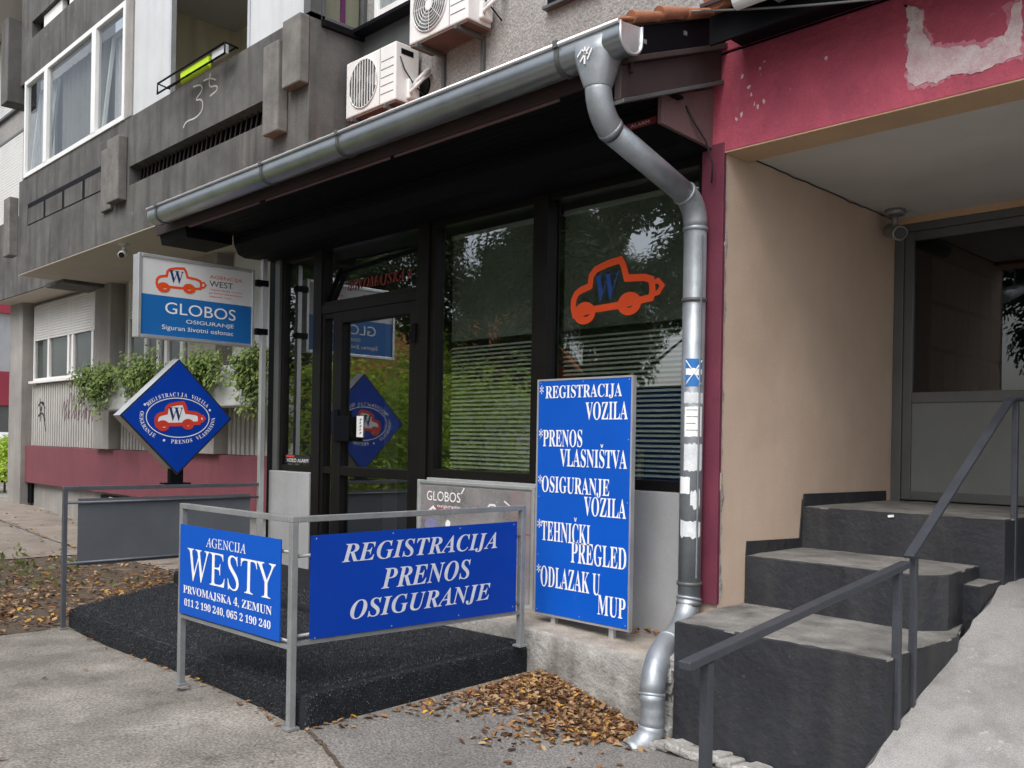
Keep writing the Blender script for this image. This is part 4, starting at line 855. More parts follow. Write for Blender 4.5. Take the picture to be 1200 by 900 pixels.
mb = MB(); mb.prism([(5.76, 1.05), (5.77, 1.135), (7.06, 1.125), (7.06, 1.05)], 'yz', -3.0585, -3.050); mb.prism([(5.05, .77), (5.06, .86), (5.72, .84), (5.752, 1.10), (5.752, .77)], 'yz', -3.0585, -3.052)
mb.build('skirting', M['riser'], sp)
MB().obox((-2.45, 5.742, 1.028), (.018, 0, .003), (0, .003, 0), (-.002, 0, .007)).build('paint_chip', M['letter'], sp)

mb = MB(); r = random.Random(41)
for k in range(10):
    x = r.uniform(-2.85, -1.95); z = r.uniform(-.05, .42); a_ = r.uniform(-.5, .2); l_ = r.uniform(.02, .07); mb = MB(); mb.obox((x, 4.2065+(-1.8-x)*.0127, z), (l_*math.cos(a_)/2, -l_*math.cos(a_)*.0063, l_*math.sin(a_)/2), (0, .0015, 0), (-.001*math.sin(a_), 0, .0012)); mb.build('scratch', M['greywall'], sp)
# ramp
rp = MB(); xs = rng(-1.80, 1.2, 30); ys = rng(2.2, 6.1, 40); r = random.Random(8)
zr = lambda y: .035 + .372*(y-4.0) if y < 5.75 else .686
vs = [(x + (r.uniform(-.012, .012) if i == 0 else 0), y, zr(y) + r.uniform(-.004, .004)) for y in ys for i, x in enumerate(xs)]
nx = len(xs); rp.add(vs, [(j*nx+i, j*nx+i+1, (j+1)*nx+i+1, (j+1)*nx+i) for j in range(len(ys)-1) for i in range(nx-1)], True)
rp.add([(-1.80, y, z) for y in ys for z in (zr(y), -.7)], [(2*j, 2*j+2, 2*j+3, 2*j+1) for j in range(len(ys)-1)], False)
tag(rp.build('concrete_ramp', M['ramp'], loc=(-.5, 4, 0)), 'pale worn concrete ramp rising beside the dark steps', 'ramp')

# handrails
h1 = thing('handrail', 'dark steel handrail, the lower nearly level one in front of the steps', 'handrail', (-1.8, 3.5, 0), 'handrails beside the steps')
MB().bar((-1.80, 2.60, .705), (-1.80, 4.40, .905), .05, .03).build('rail', M['handrail'], h1, bevel=.004)
MB().box(-1.818, -1.782, 2.72, 2.756, -.3, .70).build('post', M['handrail'], h1, bevel=.003); MB().box(-1.818, -1.782, 4.29, 4.326, .10, .882).build('post', M['handrail'], h1, bevel=.003)
h2 = thing('handrail', 'dark steel handrail, the upper one climbing steeply to the porch landing', 'handrail', (-1.8, 5.2, .2), 'handrails beside the steps')
mb = MB(); P = [(-1.80, 4.43, .935), (-1.80, 5.80, 1.735)]; mb.bar(P[0], P[1], .05, .018); mb.bar((-1.80, 5.80, 1.735), (-1.80, 5.86, 1.757), .05, .018); mb.bar((-1.80, 5.86, 1.757), (-1.80, 6.7, 1.757), .05, .018); mb.build('rail', M['handrail'], h2, bevel=.003)
MB().box(-1.816, -1.784, 4.475, 4.507, .19, .93).build('post', M['handrail'], h2, bevel=.003); MB().box(-1.816, -1.784, 5.915, 5.947, .68, 1.748).build('post', M['handrail'], h2, bevel=.003)

# ------------------------------------------------------------------ RESIDENTIAL BLOCK (left and above)
ap = thing('apartment_block', 'weathered grey concrete apartment block with balconies, behind and left of the shop', 'apartment building', (-12, 6.2, 0))
YB = 4.7
MB().box(-7.6, 12, 5.35, 5.6, 3.62, 12).build('main_wall', M['rough'], ap)
MB().box(-20.6, -8.35, 6.2, 6.4, -.4, 4.06).build('ground_wall', M['lowwall'], ap)
MB().box(-20.0, -8.4, 6.15, 6.199, -.4, .50).build('plinth', M['conc'], ap)
MB().box(-20.55, -8.4, 6.04, 6.199, .47, 1.205).build('base_band', M['maroon'], ap, bevel=.006)
MB().box(-20.50, -19.92, 6.10, 6.149, .06, .45).build('plinth_vent', M['black'], ap); MB().box(-16.3, -15.2, 6.10, 6.149, .05, .42).build('plinth_vent', M['black'], ap)
MB().box(-15.9, -15.45, 6.09, 6.10, .16, .40).build('vent_cover', M['whitew'], ap)
for x0, x1, zb in ((-20.95, -20.15, -.3), (-16.30, -15.62, 1.21), (-12.75, -11.9, 1.21)): MB().box(x0, x1, 5.95, 6.199, zb, 4.2).build('pillar', M['conc'], ap, bevel=.01)
for x0, x1 in ((-20.14, -16.31), (-15.61, -12.76), (-11.89, -8.4)):
    mb = MB(); x = x0+.05
    while x < x1-.05: mb.box(x, x+.075, 6.135, 6.19, 1.215, 2.43); x += .125
    mb.box(x0, x1, 6.185, 6.199, 1.21, 2.45); mb.build('ribbed_panel', M['lowwall'], ap)
def bay(x0, x1, z0, z1, parts, shutter, y=6.12):
    w = MB().frame(x0, x1, z0, z1, y, y+.07, .05).build('window', M['whitew'], ap, bevel=.004)
    xs = [x0 + (x1-x0)*p for p in parts]
    for i in range(1, len(xs)-1): MB().box(xs[i]-.05, xs[i]+.05, y-.004, y+.06, z0+.05, z1-.05).build('sash', M['whitew'], w)
    MB().box(x0+.05, x1-.05, y+.03, y+.037, z0+.05, z1-.05).build('pane', M['ghouse'], w)
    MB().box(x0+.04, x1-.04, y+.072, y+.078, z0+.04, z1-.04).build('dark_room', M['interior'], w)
    if shutter:
        mb = MB(); z = shutter
        while z < z1-.03: mb.box(x0+.06, x1-.06, y-.012, y+.02, z, z+.042); z += .05
        mb.build('shutter', M['shutter'], w)
    MB().box(x0-.06, x1+.06, y-.07, y+.05, z0-.05, z0-.001).build('sill', M['whitew'], w)
    return w
w = bay(-20.0, -16.5, 2.50, 4.0, (0, .25, .56, .62, .9, 1), 3.3)
w = bay(-15.3, -12.95, 2.45, 4.0, (0, .3, .5, .62, .85, 1), 3.35)
MB().box(-11.7, -8.45, 6.12, 6.199, 2.46, 4.0).build('wall_panel', M['greywhite'], ap)
mb = MB()
for k in range(14): mb.box(-10.6, -8.5, 6.08, 6.12, 3.05+k*.06, 3.10+k*.06)
mb.build('shutter', M['shutter'], ap)
# first-floor slab/soffit, balcony parapet with slots
MB().box(-16.19, -7.61, YB+.004, 6.4, 3.985, 3.999).box(-16.19, -7.61, YB+.165, 6.4, 3.9995, 4.06).build('balcony_soffit', M['soffit'], ap)
MB().box(-20.8, -16.2, 5.62, 6.4, 4.085, 4.15).build('side_soffit', M['soffit'], ap)
MB().box(-26, -16.21, 5.6, 5.75, 4.10, 5.62).build('side_parapet', M['darkconc'], ap, bevel=.01)
MB().box(-16.75, -15.9, 5.3, 6.0, 3.93, 3.998).build('soffit_beam', M['darkconc'], ap)
def parapet(z0, s0, s1, z1, x0, x1, slots):
    mb = MB(); mb.box(x0, x1, YB, YB+.16, z0, s0); mb.box(x0, x1, YB, YB+.16, s1, z1); e = x0
    for a, b_ in slots: mb.box(e, a, YB+.001, YB+.159, s0, s1); e = b_
    mb.box(e, x1, YB+.001, YB+.159, s0, s1); mb.build('balcony_parapet', M['darkconc'], ap)
    mb = MB()
    for a, b_ in slots:
        mb.box(a-.8, b_, YB+.28, YB+.30, s0-.15, s1+.15)
    mb.build('slot_backing', M['black'], ap)
    mb = MB()
    for a, b_ in slots:
        n = int((b_-a)/.11)
        for k in range(n): mb.bar((a+(k+.2)*(b_-a)/n, YB+.12, s0), (a+(k+.7)*(b_-a)/n, YB+.12, s1), .012, .012, (0, 1, 0))
    mb.build('slot_bars', M['rake'], ap)
parapet(4.0, 4.62, 4.86, 5.49, -16.2, -7.6, ((-11.8, -8.4),))
mb = MB(); mb.box(-15.75, -12.55, YB-.003, YB+.02, 4.72, 5.06, 0); mb.build('slot_shade_panel', M['black'], ap)  # flat black panel on the wall paints the shade of a deep slot
mb = MB()
for k in range(4): mb.box(-15.70+k*.80, -15.0+k*.80, YB-.008, YB-.004, 4.73, 4.98)
mb.build('slot_infill', M['darkconc'], ap)
MB().box(-7.76, -7.6, YB+.161, 5.349, 4.0, 5.44).build('end_parapet', M['darkconc'], ap)
for x0, x1, z0, z1, d in ((-12.62, -12.28, 4.40, 5.22, .05), (-12.24, -11.86, 4.44, 5.26, .12), (-8.26, -7.97, 4.42, 5.30, .12), (-7.92, -7.60, 4.80, 5.45, .11), (-16.5, -16.2, 4.30, 5.24, .14)):
    MB().box(x0, x1, YB-d, YB-.001, z0, z1).build('fin', M['finc'], ap, bevel=.014)
# loggia glazing on the left balcony
w = MB().frame(-15.95, -11.97, 5.495, 7.03, YB-.02, YB+.06, .07).build('window', M['whitew'], ap, bevel=.005)
for x in (-14.95, -13.02): MB().box(x-.075, x+.075, YB-.024, YB+.055, 5.56, 6.965).build('mullion', M['whitew'], w)
MB().box(-15.9, -12.02, YB+.02, YB+.028, 5.55, 6.98).build('pane', M['ghouse'], w)
def drape(x0, x1, z0, z1, y, amp, wl, m_, nm, par):
    mb = MB(); n = int((x1-x0)/.02)
    mb.v = [(x0+(x1-x0)*i/n, y+amp*math.sin(6.283*(x0+(x1-x0)*i/n)/wl)+.3*amp*math.sin(17*i/n), z) for z in (z0, z1) for i in range(n+1)]
    mb.f = [(i, i+1, n+2+i, n+1+i) for i in range(n)]; mb.sm = [True]*n; mb.mi = [0]*n; return mb.build(nm, m_, par)
drape(-15.85, -15.1, 5.56, 6.9, YB+.20, .03, .16, M['curtain'], 'curtain', w); drape(-14.85, -13.15, 5.56, 6.95, YB+.22, .025, .2, M['curtaing'], 'curtain', w); drape(-12.9, -12.05, 5.56, 6.95, YB+.25, .03, .14, M['curtain'], 'curtain', w)
for x0, x1 in ((-12.90, -12.06), (-15.86, -15.06)):
    mb = MB(); fr = [(x0, 5.57), (x1, 5.57), (x1, 6.90), (x0, 6.90)]
    for i in range(4):
        a, b_ = fr[i], fr[(i+1) % 4]; f_ = lambda p: (p[0], YB+.075+.13*(p[1]-5.57)/1.33, p[1]); mb.bar(f_(a), f_(b_), .05, .04, (0, 1, .01))
    mb.build('tilted_sash', M['whitew'], w)
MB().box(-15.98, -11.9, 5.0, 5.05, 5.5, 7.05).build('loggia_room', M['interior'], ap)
MB().box(-11.965, -11.76, YB-.01, YB+.1, 5.495, 7.3).build('loggia_post', M['conc'], ap, bevel=.01)
MB().box(-11.755, -10.70, YB+.02, YB+.06, 5.49, 7.2).build('loggia_panel', M['greywhite'], ap)
MB().box(-10.70, -10.655, YB+.01, YB+.07, 5.49, 7.2).build('loggia_post', M['alu'], ap)
MB().box(-8.78, -7.72, YB+.02, YB+.06, 5.49, 7.2).build('loggia_panel', M['greywhite'], ap); MB().box(-8.83, -8.785, YB+.01, YB+.07, 5.49, 7.2).build('loggia_post', M['alu'], ap)
MB().box(-7.72, -7.60, YB+.0, YB+.12, 5.44, 7.2).build('loggia_post', M['greymetal'], ap)
MB().box(-11.75, -7.75, 6.1, 6.2, 5.3, 7.2).box(-11.85, -11.752, YB+.2, 6.2, 5.3, 7.2).box(-7.9, -7.80, YB+.2, 6.2, 5.3, 7.2).build('loggia_wall', M['cream'], ap)
MB().box(-11.75, -7.75, YB+.02, 6.2, 7.0, 7.1).build('loggia_ceiling', M['ceil'], ap); MB().box(-11.75, -7.75, YB+.16, 6.2, 4.95, 5.0).build('loggia_floor', M['conc'], ap)
MB().box(-10.9, -10.1, 5.95, 6.09, 5.0, 6.95).build('loggia_door', M['greymetal'], ap, bevel=.005)
# glazed end of the balcony
w = MB().framex(YB+.125, 5.348, 5.445, 7.1, -7.68, -7.60, .05).build('end_glazing', M['greymetal'], ap, bevel=.004)
MB().box(-7.65, -7.642, YB+.17, 5.30, 5.49, 7.06).build('pane', M['ghouse'], w)
MB().box(-7.72, -7.56, YB+.12, 5.348, 5.38, 5.443).build('sill', M['black'], w)
MB().box(-7.78, -7.762, YB+.45, 5.2, 5.45, 7.05).build('purple_reflection', M['purple'], w)  # thin purple sheet stands in for a reflection in this glass
# main-wall window above the first air conditioner
w = MB().frame(-7.42, -6.2, 5.56, 7.0, 5.30, 5.40, .06).build('window', M['whitew'], ap, bevel=.004)
MB().box(-7.37, -6.25, 5.325, 5.331, 5.61, 6.95).build('pane', M['ghouse'], w); drape(-7.36, -6.26, 5.6, 6.95, 5.342, .006, .13, M['curtain'], 'curtain', w)
MB().box(-7.598, -6.1, 5.16, 5.349, 5.42, 5.455).build('sill', M['black'], w); MB().box(-7.598, -6.1, 5.30, 5.349, 5.10, 5.419).build('spandrel', M['greymetal'], w)
w = MB().frame(-5.09, -4.55, 4.925, 5.8, 5.31, 5.36, .04).build('window', M['black'], ap); MB().box(-5.05, -4.59, 5.33, 5.336, 4.96, 5.77).build('pane', M['ghouse'], w); MB().box(-5.12, -4.52, 5.28, 5.348, 4.90, 4.922).build('sill', M['greymetal'], w)
# upper balcony at top left
MB().box(-16.2, -12.0, YB, YB+.16, 7.035, 7.66).box(-16.2, -12.0, YB, YB+.16, 7.92, 9.4).box(-16.2, -15.7, YB+.001, YB+.159, 7.66, 7.92).build('upper_parapet', M['darkconc'], ap)
MB().box(-15.7, -12.0, YB+.13, YB+.15, 7.65, 7.93).build('slot_backing', M['black'], ap)
mb = MB()
for k in range(3): mb.box(-15.3+k*1.1, -14.5+k*1.1, YB+.05, YB+.12, 7.70, 7.90)
mb.build('slot_bars', M['whitew'], ap)
MB().box(-12.0, -7.6, YB, YB+.16, 7.12, 9.4).build('upper_parapet', M['darkconc'], ap)
MB().box(-16.55, -16.2, YB-.2, YB+.3, 6.75, 8.1).build('fin', M['darkconc'], ap, bevel=.012)
# recessed left part of the facade
MB().box(-40, -16.0, 5.85, 6.1, 5.6, 16).build('side_wall', M['rough'], ap)
MB().box(-40, -16.7, 4.9, 5.849, 9.6, 9.75).build('upper_soffit', M['ceil'], ap)
for z0, z1, x0, x1 in ((5.72, 7.40, -22.6, -19.75), (8.0, 9.58, -22.6, -19.9)):
    mb = MB(); z = z0
    while z < z1: mb.box(x0, x1, 5.79, 5.835, z, z+.05); z += .058
    w = mb.build('shutter', M['shutter'], ap); MB().frame(x0-.06, x1+.08, z0-.06, z1+.05, 5.78, 5.848, .05).build('frame', M['greymetal'], w)
# graffiti
tp = Plane((0, YB, 0), (1, 0, 0), (0, 0, 1), (0, -1, 0)); mb = MB()
for P in ([(-10.035, 5.411), (-9.834, 5.385), (-9.79, 5.312), (-10.0, 5.24), (-9.8, 5.22), (-9.78, 5.09), (-9.95, 5.035), (-10.2, 5.06), (-10.27, 5.0)], [(-9.78, 5.41), (-9.62, 5.40), (-9.48, 5.34)], [(-9.62, 5.45), (-9.66, 5.30), (-9.46, 5.28), (-9.44, 5.22), (-9.62, 5.20)]): ribbon(mb, tp, chaikin(P), .017, .002)
mb.build('graffiti', M['gtag'], ap)
tp = Plane((0, 6.134, 0), (1, 0, 0), (0, 0, 1), (0, -1, 0)); mb = MB(); r = random.Random(31)
for k in range(9):
    x = -18.35 + k*.17; P = [(x, 1.85+r.uniform(-.1, .1)), (x+.1, 2.2+r.uniform(-.1, .2)), (x+.17, 1.95), (x+.12, 1.7-r.uniform(0, .15)), (x+.25, 1.9)]; ribbon(mb, tp, chaikin(P), .022, .002)
mb.build('graffiti', M['gtag2'], ap)
mb = MB()
for P in ([(-19.7, 2.0), (-19.5, 2.1), (-19.3, 1.95)], [(-19.6, 2.15), (-19.55, 1.7)], [(-19.7, 1.8), (-19.4, 1.9), (-19.25, 1.5)], [(-19.55, 1.9), (-19.4, 2.15), (-19.3, 1.7)]): ribbon(mb, tp, chaikin(P), .035, .003)
mb.build('graffiti', M['blackl'], ap)

# planters and trailing plants below the windows
for i, (x0, x1, lab) in enumerate(((-15.55, -13.0, 'long pale concrete planter under the middle window, left of the diamond sign'), (-12.0, -9.2, 'long pale concrete planter right of the diamond sign, near the shop corner'))):
    t = thing('planter_box', lab, 'planter', ((x0+x1)/2, 5.75, 1.84), 'planters below the windows')
    MB().box(x0, x1, 5.58, 5.94, 1.84, 2.36).build('box', M['greywhite'], t, bevel=.015); MB().box(x0+.05, x1-.05, 5.63, 5.89, 2.33, 2.375).build('soil', M['soil'], t)
def trail(name, lab, cx, w_, top, drop, n, seed, dens=1.0, h=.18):
    r = random.Random(seed); t = thing(name, lab, 'plant', (cx, 5.7, 2.36), 'plants trailing from the planters')
    mb = MB(); stems = MB()
    for s in range(n):
        x = cx + r.gauss(0, w_*.33); y = 5.60 + r.uniform(-.08, .12); z = 2.36; l = .78*drop*(1-min(1, abs(x-cx)/w_)*.6)*r.uniform(.35, 1.1); pts = [(x, y, z)]
        pts.append((x+r.gauss(0, .05), y-.08, z+r.uniform(.02, h)))
        m_ = 6
        for k in range(1, m_+1): pts.append((x+r.gauss(0, .04)+ (x-cx)*.15*k/m_, 5.50 - r.uniform(0, .08), z + .08 - l*k/m_))
        stems.tube(pts, .005, 4, False)
        for p in pts:
            for q in range(int(9*dens)): leaf(mb, (p[0]+r.gauss(0, .06), p[1]+r.gauss(-.02, .05), p[2]+r.gauss(0, .06)), (r.gauss(0, .5), -1, r.gauss(.6, .4)), r.uniform(.05, .10), r)
    mb.build('foliage', M['leafp'], t, recalc=False); stems.build('stems', M['bark'], t, recalc=False)
trail('trailing_plant', 'dark drooping plant at the left end of the left planter', -15.5, .5, 2.4, .7, 12, 1, .8)
trail('trailing_plant', 'yellow-green plant hanging longest over the left planter', -14.75, .55, 2.4, .95, 22, 2)
trail('trailing_plant', 'broad bushy plant spreading behind the top of the diamond sign', -13.4, .9, 2.4, .55, 30, 3, 1, .3)
trail('trailing_plant', 'bushy green plant between the light box and the diamond sign right edge', -11.35, .75, 2.4, .7, 28, 4, 1, .2)
trail('trailing_plant', 'pale green plant hanging beside the slim sign pole', -10.05, .5, 2.4, .95, 24, 6, 1, .2)

# drying rack with cloth on the balcony rail
dk = thing('drying_rack', 'small dark clothes rack hooked over the balcony edge', 'drying rack', (-9.9, 4.62, 5.5))
rk = MB()
for y, z in ((4.66, 5.535), (4.54, 5.555), (4.54, 5.44)): rk.tube([(-10.62, y, z), (-8.98, y, z)], .011, 6)
for x in (-10.62, -8.98): rk.tube([(x, 4.69, 5.535), (x, 4.54, 5.555), (x, 4.54, 5.43)], .010, 6)
rk.build('bars', M['black'], dk)
tag(MB().obox((-9.72, 4.575, 5.475), (.34, 0, 0), (0, .02, 0), (0, 0, .065)).build('folded_cloth', M['green'], loc=(-9.72, 4.575, 5.47), bevel=.012), 'lime green cloth hanging on the balcony drying rack', 'cloth')
tag(MB().obox((-9.16, 4.58, 5.50), (.16, 0, 0), (0, .02, 0), (0, 0, .05)).build('folded_cloth', M['greywhite'], loc=(-9.16, 4.58, 5.5), bevel=.012), 'grey-white cloth at the right end of the balcony drying rack', 'cloth')

# ------------------------------------------------------------------ AIR CONDITIONERS
def aircon(loc, lab, wires):
    X, Z = loc; w_, h_, d_ = .78, .55, .27; y0 = 5.04
    t = thing('air_conditioner', lab, 'air conditioner', (X, y0+d_/2, Z), 'air conditioner units on the wall')
    MB().box(X, X+w_, y0, y0+d_, Z+.02, Z+h_).build('casing', M['white'], t, bevel=.012)
    MB().box(X+.01, X+w_-.01, y0+.01, y0+d_-.01, Z, Z+.021).build('base_tray', M['rust'], t)
    tp = Plane((X, y0, Z), (1, 0, 0), (0, 0, 1), (0, -1, 0)); cx, cz = X+.285, Z+.29
    mb = MB(); disc(mb, tp, (.285, .29), .225, d=.002, n=40); mb.build('fan_recess', M['greymetal'], t)
    mb = MB()
    for k in range(3):
        a = 2.094*k; P = [(.285+.05*math.cos(a), .29+.05*math.sin(a)), (.285+.20*math.cos(a-.35), .29+.20*math.sin(a-.35)), (.285+.21*math.cos(a+.3), .29+.21*math.sin(a+.3)), (.285+.06*math.cos(a+.8), .29+.06*math.sin(a+.8))]
        mb.add([tp(*p, .004) for p in P], [(0, 1, 2, 3)])
    mb.build('fan_blade', M['rail'], t)
    gr = MB()
    if wires == 'bars':
        for k in range(11):
            x = .285 - .21 + k*.042; hh_ = math.sqrt(max(.0, .222**2-(x-.285)**2)); gr.box(X+x-.004, X+x+.004, y0-.016, y0-.010, cz-hh_, cz+hh_)
    else:
        for k in range(7):
            rr = .05 + k*.029; gr.tube([(cx+rr*math.cos(6.283*q/32), y0-.013, cz+rr*math.sin(6.283*q/32)) for q in range(33)], .0035, 5, False)
        for k in range(8): a = .785*k; gr.tube([(cx+.04*math.cos(a), y0-.012, cz+.04*math.sin(a)), (cx+.225*math.cos(a), y0-.012, cz+.225*math.sin(a))], .003, 5, False)
        disc(gr, tp, (.285, .29), .045, d=.016)
    gr.tube([(cx+.226*math.cos(6.283*q/40), y0-.006, cz+.226*math.sin(6.283*q/40)) for q in range(41)], .007, 6, False)
    gr.build('fan_grille', M['white'], t)
    mb = MB()
    for k in range(5): mb.box(X+.56, X+.75, y0-.003, y0+.001, Z+.11+k*.075, Z+.115+k*.075)
    mb.build('louvre_line', M['cable'], t); MB().box(X+.545, X+.549, y0-.003, y0+.001, Z+.03, Z+h_-.01).build('panel_seam', M['cable'], t)
    MB().box(X+w_-.003, X+w_+.045, y0+.12, y0+.25, Z+.05, Z+.24).build('valve_cover', M['white'], t, bevel=.015)
    MB().box(X+w_-.001, X+w_+.003, y0+.06, y0+.20, Z+.45, Z+.50).build('side_handle', M['black'], t)
    for q in (.12, .64): MB().box(X+q, X+q+.035, y0-.03, 5.349, Z-.04, Z-.002).box(X+q, X+q+.035, 5.315, 5.348, Z-.35, Z-.04).build('wall_bracket', M['greymetal'], t, bevel=.003)
    mb = MB(); mb.tube([(X+w_+.03, y0+.18, Z+.16), (X+w_+.12, y0+.16, Z+.20), (X+w_+.16, y0+.22, Z+.28), (X+w_+.10, 5.34, Z+.34)], .022, 10); mb.tube([(X+w_+.02, y0+.15, Z+.10), (X+w_+.10, y0+.12, Z+.11), (X+w_+.15, y0+.2, Z+.22), (X+w_+.13, 5.34, Z+.30)], .016, 10); mb.build('hose', M['white'], t)
    mb = MB(); mb.tube([(X+w_, y0+.05, Z+.42), (X+w_+.03, y0+.08, Z+.30), (X+w_+.05, y0+.16, Z+.2), (X+w_+.12, y0+.28, Z+.05)], .007, 6); mb.build('wire', M['cableb'], t)
aircon((-7.49, 4.505), 'white air conditioner lower left of the pair, just above the gutter', 'bars')
aircon((-6.52, 4.93), 'white air conditioner upper right of the pair, cut by the photo top', 'rings')
tag(MB().tube([(-6.70, 5.33, 4.72), (-6.70, 5.352, 4.72)], [.11, .11], 18).build('wall_hole', M['black'], loc=(-6.7, 5.34, 4.72)), 'dark pipe hole in the wall beside the lower air conditioner', 'hole')

# ------------------------------------------------------------------ SECURITY CAMERAS
def seccam(loc, lab, mat, d, s=1.0):
    t = thing('security_camera', lab, 'camera', loc, 'security cameras'); p = Vector(loc); d = Vector(d).normalized()
    MB().tube([p, p+Vector((0, 0, -.03*s))], .055*s, 14).build('mount', mat, t)
    MB().tube([p+Vector((0, 0, -.03*s)), p+Vector((0, 0, -.10*s))], .018*s, 10).build('arm', mat, t)
    c = p+Vector((0, 0, -.125*s)); MB().tube([c-d*.09*s, c+d*.11*s], .042*s, 16).build('body', mat, t, bevel=.006)
    MB().tube([c+d*.11*s, c+d*.116*s], .034*s, 16).build('lens', M['lens'], t)
seccam((-12.35, 4.86, 4.0), 'white security camera under the left balcony edge', M['white'], (.8, -.5, -.35), 1.15)
seccam((-2.93, 6.85, 3.233), 'grey security camera at the porch ceiling corner', M['rail'], (.6, -.75, -.3), 1.3)

# ------------------------------------------------------------------ NEIGHBOURING EAVE above the porch and overhead wire
ne = thing('porch_roof', 'tiled eave with white gutter above the pink beam', 'roof', (-1, 4.6, 3.8))
MB().box(-2.95, 1.6, 4.42, 4.737, 3.80, 3.815).build('soffit', M['black'], ne); MB().box(-2.95, 1.6, 4.40, 4.42, 3.70, 3.86).build('fascia', M['black'], ne)
mb = MB(); pr = [(4.30 + .05*math.cos(math.pi + math.pi*k/10), 3.84 + .05*math.sin(math.pi + math.pi*k/10)) for k in range(11)] + [(4.35, 3.87), (4.25, 3.87)]; mb.prism(pr, 'yz', -2.72, 1.6); mb.build('gutter', M['white'], ne, bevel=.003)
for x in (-2.45, -1.5): MB().box(x-.05, x+.05, 4.242, 4.36, 3.775, 3.88).build('gutter_joint', M['galvl'], ne, bevel=.006)
mb = MB()
for i in range(14):
    for j in range(3): 
        x = -2.85 + i*.24; y = 4.30 + j*.3; mb.tube([(x, y, 3.90+.39*(y-4.30)+.03), (x, y+.34, 3.90+.39*(y+.34-4.30))], [.085, .07], 12)
mb.build('roof_tiles', M['tile'], ne); MB().prism([(4.3, 3.875), (5.3, 4.265), (5.3, 4.285), (4.3, 3.895)], 'yz', -2.95, 1.6).build('roof_deck', M['darkwood'], ne)
mb = MB(); N = 30; p, q = Vector((-3.36, 4.3, 3.98)), Vector((-.2, 4.5, 3.42))
mb.tube([p.lerp(q, k/N) + Vector((0, 0, -.10*math.sin(math.pi*k/N))) for k in range(N+1)], .006, 6); tag(mb.build('overhead_cable', M['cable'], loc=p), 'thin grey cable sagging across the pink beam', 'cable')
mb = MB(); mb.tube([(-3.135, 4.45, 3.42), (-3.12, 4.52, 3.33), (-3.11, 4.62, 3.25), (-3.10, 4.68, 3.12), (-3.118, 4.70, 3.02)], .006, 6); tag(mb.build('hanging_wire', M['cableb'], loc=(-3.12, 4.5, 3.3)), 'short black wire dangling under the brown rake board', 'wire')

# ------------------------------------------------------------------ FALLEN LEAVES (uncountable)
def leaves(name, pts, mats, seed, size=(.014, .06)):
    r = random.Random(seed); mb = MB()
    for (x, y, z, w_) in pts:
        s = r.uniform(*size); a = r.uniform(0, 6.28); tilt = r.gauss(0, w_); n_ = Vector((math.sin(tilt)*math.cos(a), math.sin(tilt)*math.sin(a), math.cos(tilt))); u = n_.cross(Vector((math.cos(a*3), math.sin(a*3), .1))).normalized(); v = n_.cross(u); c = Vector((x, y, z+.006)); cu = s*r.uniform(.05, .3)
        P = [c-u*s*.5, c-u*s*.15-v*s*.27+n_*cu*.6, c+u*s*.2-v*s*.22+n_*cu*.7, c+u*s*.5+n_*cu*r.uniform(-.3, .6), c+u*s*.2+v*s*.22+n_*cu*.7, c-u*s*.15+v*s*.27+n_*cu*.6, c+n_*0]
        b = len(mb.v); mb.v += [tuple(p) for p in P]; q = r.random(); mi = 0 if q < .55 else (1 if q < .93 else 2)
        mb.f += [(b, b+1, b+6), (b+1, b+2, b+6), (b+2, b+3, b+6), (b+3, b+4, b+6), (b+4, b+5, b+6), (b+5, b, b+6)]; mb.sm += [False]*6; mb.mi += [mi]*6
    o = mb.build(name, mats, recalc=False); o['kind'] = 'stuff'; return o
r = random.Random(77); pts = []
for k in range(3300):                                    # drift against the ledge
    t = r.random(); x = -4.02 + t*1.05; front = .14 + .62*math.sin(min(1, .18+t*.95)*math.pi)**.8; q = abs(r.gauss(0, .55))
    if q > 1.5: continue
    y = 4.165 - q*front; x += r.gauss(0, .02) - .25*q*(t < .45)*t; h = .04*max(0, 1-q)*(.3+.7*math.sin(math.pi*min(1, t+.1)))
    if y > 4.165 or x > -2.98 or (x < -3.98 and y > 2.5): continue
    pts.append((x, y, g(x, y) + .004 + r.uniform(.2, 1)*h, .55))
for k in range(260): x = r.uniform(-4.0, -2.9); y = r.uniform(3.2, 4.1); pts.append((x, y, g(x, y)+.005, .3)) if r.random() < .5*(y-3.0) else None
for k in range(60): x = r.uniform(-3.95, -3.6); y = r.uniform(2.5, 4.1); x = -3.98 + abs(r.gauss(0, .06)); pts.append((x, y, g(x, y)+.004, .3))
for k in range(45): x = r.uniform(-8.3, -4.0); y = 2.48+(-3.99-x)/4.4*.4-abs(r.gauss(0, .03)); pts.append((x, y, g(x, y)+.003, .25))
for k in range(16): x = r.uniform(-6.5, -2.2); y = r.uniform(.8, 2.4); pts.append((x, y, g(x, y)+.005, .25))
for k in range(70): x = r.uniform(-3.9, -3.1); y = 4.74 - abs(r.gauss(0, .08)); pts.append((x, y, .27, .4))
leaves('fallen_leaves', pts, [M['dry'], M['dry2'], M['yel']], 5)
pts = []
for k in range(4200):
    x = -8.42 - abs(r.gauss(0, 2.0)); y = r.uniform(.9, 5.0)
    if x < -14.5: continue
    if r.random() < .30 + .7*abs(math.sin(x*1.7+y*2.1)): pts.append((x, y, g(x, y)+.010+r.uniform(0, .02), .35))
for k in range(420): x = r.uniform(-19, -8.5); y = r.uniform(2.0, 6.0) if r.random() < .5 else r.choice((3.4, 4.95, 5.98)) + r.gauss(0, .05); pts.append((x, min(y, 6.02), g(x, y)+.018, .25))
leaves('fallen_leaves', pts, [M['dry'], M['dry2'], M['yel']], 6, (.038, .08))
mb = MB()
